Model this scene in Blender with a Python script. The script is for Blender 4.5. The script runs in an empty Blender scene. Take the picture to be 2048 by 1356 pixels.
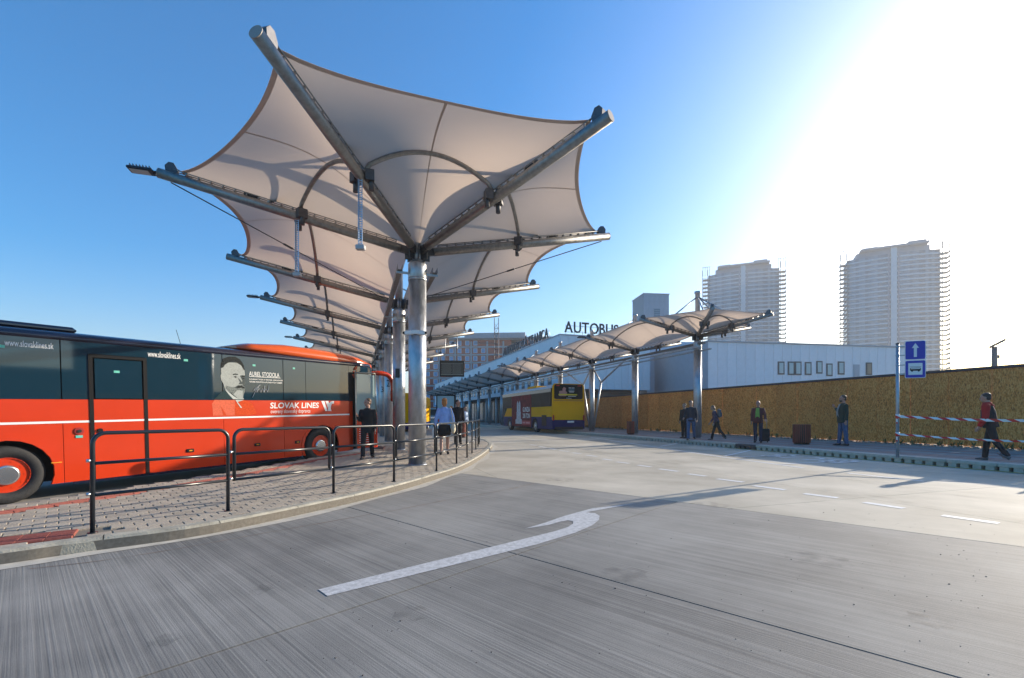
import bpy, math, random
from mathutils import Vector, Matrix
random.seed(7)
S = bpy.context.scene
C = S.collection
R = math.radians

# ------------------------------------------------------------------ camera, sky, sun, exposure
F, HZ, CAMH = 919.0, 831.0, 1.32          # focal length in photo pixels, horizon row, eye height above the road
cd = bpy.data.cameras.new('camera'); cam = bpy.data.objects.new('camera', cd); C.objects.link(cam)
cam.location = (0, 0, CAMH); cam.rotation_euler = (R(90), 0, 0)
cd.sensor_width = 36; cd.lens = 36*F/2048; cd.shift_y = (HZ-678)/2048; cd.clip_start = .05; cd.clip_end = 9000
S.camera = cam
SUN_EL, SUN_AZ = R(17.2), R(31.5)            # azimuth measured from +X towards +Y
w = bpy.data.worlds.new('World'); S.world = w; w.use_nodes = True
nt = w.node_tree; nt.nodes.clear()
sky = nt.nodes.new('ShaderNodeTexSky'); sky.sky_type = 'NISHITA'; sky.sun_disc = False
sky.sun_elevation = SUN_EL; sky.sun_rotation = math.pi/2-SUN_AZ
sky.air_density = 1.0; sky.dust_density = 1.9; sky.ozone_density = 3.2
bg = nt.nodes.new('ShaderNodeBackground'); bg.inputs[1].default_value = .15
wo = nt.nodes.new('ShaderNodeOutputWorld')
hs = nt.nodes.new('ShaderNodeHueSaturation'); hs.inputs['Saturation'].default_value = 1.55
nt.links.new(sky.outputs[0], hs.inputs['Color']); nt.links.new(hs.outputs[0], bg.inputs[0]); nt.links.new(bg.outputs[0], wo.inputs[0])
sd = bpy.data.lights.new('sun', 'SUN'); sd.energy = 5.0; sd.angle = R(.53); sd.color = (1, .88, .71)
sun = bpy.data.objects.new('sun', sd); C.objects.link(sun)
SV = Vector((math.cos(SUN_EL)*math.cos(SUN_AZ), math.cos(SUN_EL)*math.sin(SUN_AZ), math.sin(SUN_EL)))
sun.rotation_euler = SV.to_track_quat('Z', 'Y').to_euler(); sun.location = (40, 26, 30)
vs = S.view_settings; vs.view_transform = 'Standard'; vs.look = 'None'; vs.exposure = .88; vs.gamma = 1; vs.use_curve_mapping = False
S.cycles.use_denoising = True
S.cycles.max_bounces = 6; S.cycles.diffuse_bounces = 3; S.cycles.glossy_bounces = 3; S.cycles.transparent_max_bounces = 8
S.cycles.transmission_bounces = 3; S.cycles.volume_bounces = 0; S.cycles.caustics_reflective = False; S.cycles.caustics_refractive = False

# ------------------------------------------------------------------ helpers
def P(px, py, Y): return Vector(((px-1024)/F*Y, Y, CAMH-(py-HZ)/F*Y))
def G(px, py, z=0.):
    Y = (CAMH-z)*F/(py-HZ); return Vector(((px-1024)/F*Y, Y, z))
TH = math.atan2(.3182, .948)               # the station's long axis is turned by this against the camera
V2 = Vector((math.cos(TH), math.sin(TH))); U2 = Vector((-math.sin(TH), math.cos(TH)))
def W(o, k, z=0.):                         # o: metres across, k: metres along the station
    q = V2*o+U2*k; return Vector((q.x, q.y, z))

def link(o, parent=None):
    C.objects.link(o)
    if parent is not None: o.parent = parent
    return o
def tag(o, label, cat, group=None):
    o['label'] = label; o['category'] = cat
    if group: o['group'] = group
    return o
def thing(name, label, cat, loc=(0, 0, 0), rz=0., group=None):
    o = bpy.data.objects.new(name, None); C.objects.link(o); o.location = loc; o.rotation_euler = (0, 0, rz)
    o.empty_display_size = .1
    return tag(o, label, cat, group)
def copy_tree(o, parent=None):
    c = o.copy(); C.objects.link(c)
    if parent is not None: c.parent = parent
    for ch in list(o.children): copy_tree(ch, c)
    return c

class MB:
    def __init__(s): s.v = []; s.f = []; s.m = []; s.s = []
    def add(s, vs, fs, m=0, sm=False):
        n = len(s.v); s.v += [tuple(p) for p in vs]; s.f += [tuple(i+n for i in f) for f in fs]
        s.m += [m]*len(fs); s.s += [sm]*len(fs); return s
    def box(s, c, d, rz=0., ch=0., M=None, m=0):
        hx, hy, hz = d[0]/2, d[1]/2, d[2]/2
        if M is None: M = Matrix.Translation(c) @ Matrix.Rotation(rz, 4, 'Z')
        if ch <= 0:
            vs = [M @ Vector((x*hx, y*hy, z*hz)) for z in (-1, 1) for x, y in ((-1, -1), (1, -1), (1, 1), (-1, 1))]
            fs = [(3, 2, 1, 0), (4, 5, 6, 7), (0, 1, 5, 4), (1, 2, 6, 5), (2, 3, 7, 6), (3, 0, 4, 7)]
            return s.add(vs, fs, m)
        def ring(x, y, z, c2):
            return [(-x+c2, -y, z), (x-c2, -y, z), (x, -y+c2, z), (x, y-c2, z), (x-c2, y, z), (-x+c2, y, z), (-x, y-c2, z), (-x, -y+c2, z)]
        rs = [ring(hx-ch, hy-ch, -hz, ch*.4), ring(hx, hy, -hz+ch, ch), ring(hx, hy, hz-ch, ch), ring(hx-ch, hy-ch, hz, ch*.4)]
        vs = [M @ Vector(p) for r in rs for p in r]
        fs = [tuple(range(7, -1, -1)), tuple(range(24, 32))]
        for a in range(3):
            for i in range(8):
                j = (i+1) % 8; fs.append((a*8+i, a*8+j, a*8+8+j, a*8+8+i))
        return s.add(vs, fs, m)
    def tube(s, pts, r, n=8, cap=True, m=0, sm=True, ell=1.):
        pts = [Vector(p) for p in pts]; rr = r if isinstance(r, (list, tuple)) else [r]*len(pts)
        vs = []; nrm = None
        for i, p in enumerate(pts):
            t = (pts[min(i+1, len(pts)-1)]-pts[max(i-1, 0)])
            t = t.normalized() if t.length > 1e-9 else Vector((0, 0, 1))
            if nrm is None:
                a = Vector((0, 0, 1)) if abs(t.z) < .9 else Vector((1, 0, 0)); nrm = t.cross(a).normalized()
            else:
                nrm = (nrm-t*nrm.dot(t)).normalized()
            b = t.cross(nrm)
            for k in range(n):
                a = 2*math.pi*k/n; vs.append(p+(nrm*math.cos(a)+b*math.sin(a)*ell)*rr[i])
        fs = []
        for i in range(len(pts)-1):
            for k in range(n):
                k2 = (k+1) % n; fs.append((i*n+k, i*n+k2, (i+1)*n+k2, (i+1)*n+k))
        s.add(vs, fs, m, sm)
        if cap:
            L = len(pts)-1; base = len(s.v)-len(vs)
            s.f += [tuple(base+k for k in range(n-1, -1, -1)), tuple(base+L*n+k for k in range(n))]
            s.m += [m, m]; s.s += [False, False]
        return s
    def prism(s, poly, z0, z1, M=None, m=0):
        n = len(poly); a = sum(poly[i][0]*poly[(i+1) % n][1]-poly[(i+1) % n][0]*poly[i][1] for i in range(n))
        if a < 0: poly = list(poly)[::-1]
        M = M or Matrix()
        vs = [M @ Vector((p[0], p[1], z)) for z in (z0, z1) for p in poly]
        fs = [tuple(range(n-1, -1, -1)), tuple(range(n, 2*n))]+[(i, (i+1) % n, n+(i+1) % n, n+i) for i in range(n)]
        return s.add(vs, fs, m)
    def flat(s, poly, M=None, z=0., m=0):
        M = M or Matrix(); return s.add([M @ Vector((p[0], p[1], z)) for p in poly], [tuple(range(len(poly)))], m)
    def ell(s, c, r, nu=12, nv=8, m=0, M=None):
        c = Vector(c); vs = []; fs = []
        for j in range(nv+1):
            ph = math.pi*j/nv-math.pi/2
            for i in range(nu):
                a = 2*math.pi*i/nu; q = Vector((r[0]*math.cos(ph)*math.cos(a), r[1]*math.cos(ph)*math.sin(a), r[2]*math.sin(ph)))
                if M: q = M @ q
                vs.append(c+q)
        for j in range(nv):
            for i in range(nu):
                i2 = (i+1) % nu; fs.append((j*nu+i, j*nu+i2, (j+1)*nu+i2, (j+1)*nu+i))
        return s.add(vs, fs, m, True)
    def loft(s, rings, m=0, sm=True, cap=True):
        n = len(rings[0]); vs = [p for r in rings for p in r]; fs = []
        for a in range(len(rings)-1):
            for i in range(n):
                j = (i+1) % n; fs.append((a*n+i, a*n+j, a*n+n+j, a*n+n+i))
        s.add(vs, fs, m, sm)
        if cap:
            b = len(s.v)-len(vs)
            s.f += [tuple(b+k for k in range(n-1, -1, -1)), tuple(b+(len(rings)-1)*n+k for k in range(n))]; s.m += [m, m]; s.s += [False, False]
        return s
    def grid(s, fn, nu, nv, m=0, sm=True):
        vs = [fn(i/nu, j/nv) for j in range(nv+1) for i in range(nu+1)]
        fs = [(j*(nu+1)+i, j*(nu+1)+i+1, (j+1)*(nu+1)+i+1, (j+1)*(nu+1)+i) for j in range(nv) for i in range(nu)]
        return s.add(vs, fs, m, sm)
    def mesh(s, name, mats):
        me = bpy.data.meshes.new(name); me.from_pydata(s.v, [], s.f)
        for q in (mats if isinstance(mats, (list, tuple)) else [mats]): me.materials.append(q)
        me.polygons.foreach_set('material_index', s.m); me.polygons.foreach_set('use_smooth', s.s); me.update()
        return me
    def build(s, name, mats, parent=None, kind=None):
        o = link(bpy.data.objects.new(name, s.mesh(name, mats)), parent)
        if kind: o['kind'] = kind
        return o
def inst(name, me, parent=None, M=None):
    o = link(bpy.data.objects.new(name, me), parent)
    if M is not None: o.matrix_local = M
    return o

MATS = {}
def mat(name, col, rough=.6, metal=0., var=0., scale=6., bump=0., bscale=40., rnd=0., spec=.5, coat=0., stretch=None, col2=None, detail=4, rvar=0.):
    if name in MATS: return MATS[name]
    m = bpy.data.materials.new(name); m.use_nodes = True; n = m.node_tree; b = n.nodes['Principled BSDF']; L = n.links.new
    b.inputs['Base Color'].default_value = (*col, 1); b.inputs['Roughness'].default_value = rough; b.inputs['Metallic'].default_value = metal
    b.inputs['Specular IOR Level'].default_value = spec; b.inputs['Coat Weight'].default_value = coat
    if var or bump or col2 or rvar:
        tc = n.nodes.new('ShaderNodeTexCoord'); mp = n.nodes.new('ShaderNodeMapping'); L(tc.outputs['Object'], mp.inputs[0])
        if stretch: mp.inputs['Scale'].default_value = stretch
    last = None
    if var or col2 or rvar:
        no = n.nodes.new('ShaderNodeTexNoise'); no.inputs['Scale'].default_value = scale; no.inputs['Detail'].default_value = detail; no.inputs['Roughness'].default_value = .65
        L(mp.outputs[0], no.inputs[0])
        rp = n.nodes.new('ShaderNodeValToRGB'); rp.color_ramp.elements[0].position = .3; rp.color_ramp.elements[1].position = .7
        c2 = col2 or tuple(min(1, c*(1+var)) for c in col); c1 = col if col2 else tuple(c*(1-var) for c in col)
        rp.color_ramp.elements[0].color = (*c1, 1); rp.color_ramp.elements[1].color = (*c2, 1)
        L(no.outputs[0], rp.inputs[0]); last = rp.outputs[0]
        if rvar:
            mr = n.nodes.new('ShaderNodeMapRange'); mr.inputs[1].default_value = .3; mr.inputs[2].default_value = .7
            mr.inputs[3].default_value = max(0, rough-rvar); mr.inputs[4].default_value = min(1, rough+rvar); L(no.outputs[0], mr.inputs[0]); L(mr.outputs[0], b.inputs['Roughness'])
    if rnd:
        oi = n.nodes.new('ShaderNodeObjectInfo'); ge = n.nodes.new('ShaderNodeNewGeometry'); ad = n.nodes.new('ShaderNodeMath'); ad.operation = 'ADD'
        L(oi.outputs['Random'], ad.inputs[0]); L(ge.outputs['Random Per Island'], ad.inputs[1])
        fr = n.nodes.new('ShaderNodeMath'); fr.operation = 'FRACT'; L(ad.outputs[0], fr.inputs[0])
        mr = n.nodes.new('ShaderNodeMapRange'); mr.inputs[3].default_value = 1-rnd; mr.inputs[4].default_value = 1+rnd; L(fr.outputs[0], mr.inputs[0])
        mx = n.nodes.new('ShaderNodeMix'); mx.data_type = 'RGBA'; mx.blend_type = 'MULTIPLY'; mx.inputs[0].default_value = 1
        if last is not None: L(last, mx.inputs[6])
        else: mx.inputs[6].default_value = (*col, 1)
        L(mr.outputs[0], mx.inputs[7]); last = mx.outputs[2]
    if last is not None: L(last, b.inputs['Base Color'])
    if bump:
        n2 = n.nodes.new('ShaderNodeTexNoise'); n2.inputs['Scale'].default_value = bscale; n2.inputs['Detail'].default_value = 3; L(mp.outputs[0], n2.inputs[0])
        bp = n.nodes.new('ShaderNodeBump'); bp.inputs['Strength'].default_value = bump; bp.inputs['Distance'].default_value = .02
        L(n2.outputs[0], bp.inputs['Height']); L(bp.outputs[0], b.inputs['Normal'])
    MATS[name] = m; return m

def text_fit(body, x0, x1, z0, z1, M, m, parent, name='lettering', shear=0., bold=0.):
    """flat lettering whose box is x0..x1, z0..z1 in the local frame M (x right, y up)"""
    cu = bpy.data.curves.new(name, 'FONT'); cu.body = body; cu.shear = shear; cu.offset = bold; cu.resolution_u = 3
    o = bpy.data.objects.new(name, cu); C.objects.link(o)
    dg = bpy.context.evaluated_depsgraph_get(); me = bpy.data.meshes.new_from_object(o.evaluated_get(dg))
    bpy.data.objects.remove(o); bpy.data.curves.remove(cu)
    xs = [v.co.x for v in me.vertices]; ys = [v.co.y for v in me.vertices]
    a, b2, c, d = min(xs), max(xs), min(ys), max(ys)
    for v in me.vertices:
        v.co = M @ Vector((x0+(v.co.x-a)/(b2-a)*(x1-x0), z0+(v.co.y-c)/(d-c)*(z1-z0), 0))
    me.materials.clear(); me.materials.append(m)
    return link(bpy.data.objects.new(name, me), parent)

def catmull(pts, n=8):
    pts = [Vector(p) for p in pts]; out = []
    for i in range(len(pts)-1):
        p0, p1, p2, p3 = pts[max(i-1, 0)], pts[i], pts[i+1], pts[min(i+2, len(pts)-1)]
        for j in range(n):
            t = j/n; out.append(.5*((2*p1)+(p2-p0)*t+(2*p0-5*p1+4*p2-p3)*t*t+(3*p1-p0-3*p2+p3)*t**3))
    return out+[pts[-1]]
def resample(pts, step):
    out = [pts[0].copy()]; acc = 0.
    for a, b in zip(pts, pts[1:]):
        d = (b-a).length; t = step-acc
        while t <= d:
            out.append(a+(b-a)*(t/d)); t += step
        acc = (acc+d) % step
    return out
def inside(p, poly):
    r = False; n = len(poly)
    for i in range(n):
        a, b = poly[i], poly[(i+1) % n]
        if (a[1] > p[1]) != (b[1] > p[1]) and p[0] < (b[0]-a[0])*(p[1]-a[1])/(b[1]-a[1])+a[0]: r = not r
    return r
def clip(poly, convex):
    """Sutherland-Hodgman: poly (any) cut by a counter-clockwise convex cell"""
    for i in range(len(convex)):
        a, b = convex[i], convex[(i+1) % len(convex)]; out = []
        def sd(p): return (b[0]-a[0])*(p[1]-a[1])-(b[1]-a[1])*(p[0]-a[0])
        for j in range(len(poly)):
            p, q = poly[j-1], poly[j]; dp, dq = sd(p), sd(q)
            if (dp >= 0) != (dq >= 0):
                t = dp/(dp-dq); out.append((p[0]+(q[0]-p[0])*t, p[1]+(q[1]-p[1])*t))
            if dq >= 0: out.append((q[0], q[1]))
        poly = out
        if len(poly) < 3: return []
    return poly

# ------------------------------------------------------------------ materials
galv = mat('galvanised_steel', (.42, .44, .47), .42, .85, .22, 9, stretch=(1, 1, .45), rvar=.12, bump=.05)
dsteel = mat('dark_bracket_steel', (.10, .10, .11), .5, .6, .2, 12)
armst = mat('arm_steel', (.30, .29, .28), .45, .8, .25, 10, rvar=.1)
rail_black = mat('railing_paint', (.012, .016, .022), .28, .0, spec=.6)
boltm = mat('bright_bolt', (.62, .64, .66), .25, .9)
dark = mat('dark_void', (.012, .012, .014), .8)
white = mat('white_paint', (.78, .78, .77), .5, var=.05, scale=3)
print_w = mat('white_print', (.80, .80, .79), .45)
rubber = mat('tyre_rubber', (.018, .018, .019), .75, bump=.2, bscale=60, var=.3, scale=20)

def membrane_mat(name, col, trans):
    m = bpy.data.materials.new(name); m.use_nodes = True; n = m.node_tree; n.nodes.clear(); L = n.links.new
    out = n.nodes.new('ShaderNodeOutputMaterial'); d = n.nodes.new('ShaderNodeBsdfDiffuse'); t = n.nodes.new('ShaderNodeBsdfTranslucent'); mx = n.nodes.new('ShaderNodeMixShader')
    tc = n.nodes.new('ShaderNodeTexCoord'); no = n.nodes.new('ShaderNodeTexNoise'); no.inputs['Scale'].default_value = .9; no.inputs['Detail'].default_value = 5
    rp = n.nodes.new('ShaderNodeValToRGB'); rp.color_ramp.elements[0].position = .3; rp.color_ramp.elements[1].position = .75
    rp.color_ramp.elements[0].color = (*[c*.9 for c in col], 1); rp.color_ramp.elements[1].color = (*[min(1, c*1.05) for c in col], 1)
    L(tc.outputs['Object'], no.inputs[0]); L(no.outputs[0], rp.inputs[0]); L(rp.outputs[0], d.inputs[0])
    t.inputs[0].default_value = (col[0], col[1]*.90, col[2]*.79, 1); mx.inputs[0].default_value = trans
    L(d.outputs[0], mx.inputs[1]); L(t.outputs[0], mx.inputs[2]); L(mx.outputs[0], out.inputs[0]); return m
fabric = membrane_mat('canopy_fabric', (.60, .54, .505), .42)
hemm = membrane_mat('canopy_hem', (.55, .49, .46), .16)
seamm = membrane_mat('canopy_seam', (.52, .46, .42), .25)

def concrete(name, c1, c2, ang, streak, big=.5, joint=False):
    m = bpy.data.materials.new(name); m.use_nodes = True; n = m.node_tree; b = n.nodes['Principled BSDF']; L = n.links.new
    tc = n.nodes.new('ShaderNodeTexCoord'); mp = n.nodes.new('ShaderNodeMapping'); mp.vector_type = 'TEXTURE'; mp.inputs['Rotation'].default_value = (0, 0, ang)
    L(tc.outputs['Object'], mp.inputs[0])
    def noise(vec, sc, det, stretch=None):
        q = vec
        if stretch:
            mm = n.nodes.new('ShaderNodeMapping'); mm.inputs['Scale'].default_value = stretch; L(vec, mm.inputs[0]); q = mm.outputs[0]
        no = n.nodes.new('ShaderNodeTexNoise'); no.inputs['Scale'].default_value = sc; no.inputs['Detail'].default_value = det; no.inputs['Roughness'].default_value = .6; L(q, no.inputs[0]); return no.outputs[0]
    v = mp.outputs[0]
    s1 = noise(v, 1, 5, (.4, 70, 1)); s2 = noise(v, 1, 4, (.16, 11, 1)); bl = noise(v, big, 6); gr = noise(v, 120, 2)
    def mth(op, a, bv):
        q = n.nodes.new('ShaderNodeMath'); q.operation = op
        for i, x in enumerate((a, bv)):
            if isinstance(x, (int, float)): q.inputs[i].default_value = x
            else: L(x, q.inputs[i])
        return q.outputs[0]
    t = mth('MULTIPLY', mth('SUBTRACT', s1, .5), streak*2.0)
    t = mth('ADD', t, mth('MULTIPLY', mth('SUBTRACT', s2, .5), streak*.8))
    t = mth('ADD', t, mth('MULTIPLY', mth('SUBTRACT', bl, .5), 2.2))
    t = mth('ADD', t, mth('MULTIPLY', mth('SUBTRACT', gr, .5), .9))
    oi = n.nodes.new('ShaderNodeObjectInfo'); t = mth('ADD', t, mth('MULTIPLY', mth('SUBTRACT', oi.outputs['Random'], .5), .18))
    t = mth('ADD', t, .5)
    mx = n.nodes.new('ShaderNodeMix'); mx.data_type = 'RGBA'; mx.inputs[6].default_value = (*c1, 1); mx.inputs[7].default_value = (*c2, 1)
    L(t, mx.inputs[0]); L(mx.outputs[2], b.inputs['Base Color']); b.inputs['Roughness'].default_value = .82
    bp = n.nodes.new('ShaderNodeBump'); bp.inputs['Strength'].default_value = .35*streak+.06; bp.inputs['Distance'].default_value = .006
    L(mth('ADD', s1, mth('MULTIPLY', gr, .4)), bp.inputs['Height']); L(bp.outputs[0], b.inputs['Normal'])
    return m
E1A = math.atan2(-.682, .731)
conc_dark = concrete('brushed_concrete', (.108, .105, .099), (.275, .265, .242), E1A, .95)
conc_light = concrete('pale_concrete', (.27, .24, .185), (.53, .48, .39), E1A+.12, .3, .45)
paver_m = mat('paver', (.37, .315, .245), .8, 0, .14, 30, .35, 90, rnd=.13)
kerb_m = mat('kerb_concrete', (.36, .335, .27), .85, 0, .28, 5, .35, 60, rnd=.05)
redtile = mat('red_tactile_tile', (.27, .075, .055), .75, 0, .2, 20, .2, 80, rnd=.12)
sand = mat('joint_sand', (.17, .15, .12), .95, 0, .2, 30)
paint_m = mat('road_paint', (.62, .62, .61), .65, 0, .16, 14, .1, 80, detail=8)
yellow_paint = mat('yellow_road_paint', (.62, .48, .10), .7, 0, .2, 12)

# ------------------------------------------------------------------ the ground
ground = MB().flat([(-1500, -60), (1500, -60), (1500, 1500), (-1500, 1500)], z=-.6).build('ground', mat('ground_earth', (.20, .19, .17), .95, 0, .2, .05), kind='structure')

KR = catmull([(-7.2, 2.1), (-5.6, 3.25), (-4.52, 4.06), (-4.18, 4.39), (-3.42, 5.03), (-2.81, 6.1), (-2.2, 7.4), (-1.70, 8.98), (-1.17, 11.4), (-.84, 16), (-.92, 20.6), (-1.95, 25.5), (-3.4, 30), (-5.0, 34.8)], 8)
KR = [Vector((p.x, p.y)) for p in KR]
far_r = [Vector((-5.0, 34.8))+U2*q for q in (20, 50)]
LEFT = [(-9.5, 4.2), (-6.95, 5.4), (-6.1, 9.4), (-5.8, 12.5), (-5.08, 15.6), (-4.62, 16.65), (-4.9, 17.6), (-5.6, 18.8), (-8.0, 24.0)]
LEFT = [Vector(p) for p in LEFT]; far_l = [Vector((-8.0, 24.0))+U2*q for q in (15, 70)]
plat_poly = [tuple(p) for p in KR+far_r]+[tuple(p) for p in (LEFT+far_l)[::-1]]
PZ = .12
plat = MB().prism(plat_poly, -.58, PZ-.022).build('island_pavement', sand, kind='structure')

# kerb stones round the island
def kerb_run(line, wd, z0, z1, step, parent, m, sub=3, gap=.005):
    pts = resample(line, step/sub)
    nrm = []
    for i in range(len(pts)):
        t = (pts[min(i+1, len(pts)-1)]-pts[max(i-1, 0)]).normalized(); nrm.append(Vector((-t.y, t.x)))
    for a in range(0, len(pts)-sub, sub):
        rings = []
        for j in range(sub+1):
            p, q = pts[a+j], nrm[a+j]; t = Vector((q.y, -q.x))
            if j == 0: p = p+t*gap
            if j == sub: p = p-t*gap
            dz = random.uniform(-.002, .002) if j == 0 else dz
            prof = [(0, z0), (.004, z1-.03), (.022, z1-.004), (.04, z1), (wd-.012, z1), (wd, z1-.01), (wd, z0)]
            rings.append([(p.x+q.x*d, p.y+q.y*d, z+dz) for d, z in prof])
        MB().loft(rings, sm=False).build('kerb_stone', m, parent)
kerb_run(KR, .16, -.15, PZ+.006, 1.0, plat, kerb_m)

# pavers
pa = R(44.5); ax = Vector((math.cos(pa), math.sin(pa))); ay = Vector((-math.sin(pa), math.cos(pa)))
inner = []
for i, p in enumerate(KR):
    t = (KR[min(i+1, len(KR)-1)]-KR[max(i-1, 0)]).normalized(); inner.append((p.x-t.y*.18, p.y+t.x*.18))
pav_poly = inner+[tuple(p+Vector((.06, 0))) for p in LEFT[::-1]]
pl, pw = .2, .165
def paver_mesh(l, w_, h=.05, g=.0035, ch=.007):
    b = MB(); x, y = l/2-g, w_/2-g
    rings = [[(-x, -y, -h), (x, -y, -h), (x, y, -h), (-x, y, -h)], [(-x, -y, -ch), (x, -y, -ch), (x, y, -ch), (-x, y, -ch)],
             [(-x+ch, -y+ch, 0), (x-ch, -y+ch, 0), (x-ch, y-ch, 0), (-x+ch, y-ch, 0)]]
    return b.loft(rings, sm=False)
strip = catmull([(-8.1, 2.9), (-6.42, 5.5), (-5.5, 9.4), (-5.28, 12.4), (-4.72, 14.9)], 10)
strip2 = [Vector((-6.4, 3.28)), Vector((-4.44, 4.72))]
def near_line(p, line, d):
    for a, b in zip(line, line[1:]):
        e = b-a; t = max(0, min(1, (p-a).dot(e)/e.length_squared))
        if (a+e*t-p).length < d: return True
    return False
cells = []
for i in range(-20, 140):
    for j in range(-60, 90):
        q = ax*((i+(.5 if j % 2 else 0))*pl)+ay*(j*pw)+Vector((-5.5, 5.0))
        if q.y > 21 or q.y < 1.5: continue
        if abs(q.x/max(q.y, .1)) > 1.35: continue
        if not inside(q, pav_poly): continue
        if near_line(q, strip, .17) or near_line(q, strip2, .25): continue
        cells.append(q)
cells.sort(key=lambda q: q.length)
pm = paver_mesh(pl, pw).mesh('paver', paver_m)
vis = [q for q in cells if q.x/q.y > -1.13]
rest = [q for q in cells if q.x/q.y <= -1.13]+vis[300:]
for q in vis[:300]:
    inst('paver', pm, plat, Matrix.Translation((q.x, q.y, PZ+random.uniform(-.0025, .0025))) @ Matrix.Rotation(pa+random.uniform(-.008, .008), 4, 'Z'))
pb = MB(); proto = paver_mesh(pl, pw)
for q in rest:
    M = Matrix.Translation((q.x, q.y, PZ+random.uniform(-.0025, .0025))) @ Matrix.Rotation(pa+random.uniform(-.008, .008), 4, 'Z')
    pb.add([M @ Vector(p) for p in proto.v], proto.f)
pb.build('paving_field', paver_m, plat, kind='stuff')
# paving beyond the reach of single pavers
far_pav = [p for p in inner if p[1] > 20.6]
fp = far_pav+[tuple(q) for q in far_r]+[tuple(q) for q in far_l[::-1]]+[(-8.0, 24.0), (-6.1, 20.4)]
MB().flat(fp, z=PZ-.004).build('far_paving', mat('far_paving', (.30, .27, .23), .85, 0, .2, 8), plat)
# red ribbed tiles
tb = MB().box((0, 0, -.025), (.196, .196, .05), ch=.003)
for q in range(4): tb.box((0, -.072+q*.048, .003), (.19, .024, .009), ch=.003)
tm = tb.mesh('tactile_tile', redtile)
for ln, rows, st in ((strip, (0,), .2), (strip2, (-.1, .1), .2)):
    pts = resample(ln, st)
    for i in range(len(pts)-1):
        t = (pts[i+1]-pts[i]).normalized(); nn = Vector((-t.y, t.x)); c = (pts[i]+pts[i+1])/2
        if c.y < 2.2: continue
        for r_ in rows:
            p = c+nn*r_
            inst('tactile_tile', tm, plat, Matrix.Translation((p.x, p.y, PZ-.002)) @ Matrix.Rotation(math.atan2(t.y, t.x), 4, 'Z'))

# ---- road slabs
road = thing('road', 'x', 'x'); del road['label']; del road['category']; road['kind'] = 'structure'
mid = [tuple((a+Vector(b))/2) for a, b in zip(resample(KR, 4.), resample(KR, 4.))]
road_poly = [(-7.9, 1.0), (-7.4, 2.3), (-5.7, 3.45), (-4.3, 4.5), (-3.1, 5.9), (-2.35, 7.6), (-1.8, 9.3), (-1.35, 11.6), (-1.05, 16), (-1.15, 20.8), (-2.2, 25.7), (-3.6, 30.1), (-5.3, 34.9), tuple(Vector((-5.3, 34.9))+U2*85)]
road_poly += [tuple(W(14.7, 118)[:2]), tuple(W(14.7, -14)[:2]), (-7.9, -10)]
e1 = Vector((.731, -.682)); e2 = Vector((.682, .731))
J3 = 6.88
def slab(poly, m, th=.16, gap=.006):
    c = Vector((sum(p[0] for p in poly)/len(poly), sum(p[1] for p in poly)/len(poly)))
    q = []
    for p in poly:
        if not q or (Vector(p)-Vector(q[-1])).length > .01: q.append(p)
    if len(q) < 3: return
    MB().prism(q, -th, 0).build('slab', m, road)
for i in range(-5, 8):
    for j in range(-5, 1):
        n0, n1 = J3+(j-1)*3.65, J3+j*3.65; s0, s1 = -2.95+i*4.6, -2.95+(i+1)*4.6
        g = .009
        cell = [e1*a+e2*b for a, b in ((s0+g, n0+g), (s1-g, n0+g), (s1-g, n1-g), (s0+g, n1-g))]
        c = clip(road_poly, [tuple(x) for x in cell])
        if c: slab(c, conc_dark)
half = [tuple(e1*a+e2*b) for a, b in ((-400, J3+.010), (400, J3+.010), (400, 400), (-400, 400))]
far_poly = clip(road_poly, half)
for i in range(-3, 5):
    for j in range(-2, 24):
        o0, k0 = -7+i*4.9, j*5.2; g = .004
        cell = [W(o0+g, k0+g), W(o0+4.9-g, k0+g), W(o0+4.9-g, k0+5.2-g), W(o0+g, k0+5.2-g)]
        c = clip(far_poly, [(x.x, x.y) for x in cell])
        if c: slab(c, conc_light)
# dark joint bed under the slabs
MB().flat(road_poly, z=-.03).build('joint_bed', mat('joint_bed', (.05, .048, .045), .95), road)

# gutter band by the kerb
gb = []
pts = resample(KR, .3); 
for i, p in enumerate(pts):
    t = (pts[min(i+1, len(pts)-1)]-pts[max(i-1, 0)]).normalized(); n_ = Vector((t.y, -t.x)); gb.append((p+n_*.002, p+n_*(.16+.05*math.sin(i*.7))))
b = MB()
for (a, a2), (c, c2) in zip(gb, gb[1:]): b.add([(a.x, a.y, .004), (a2.x, a2.y, .004), (c2.x, c2.y, .004), (c.x, c.y, .004)], [(0, 1, 2, 3)])
b.build('gutter_band', mat('gutter_mortar', (.46, .43, .37), .85, 0, .18, 6), road)

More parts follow.
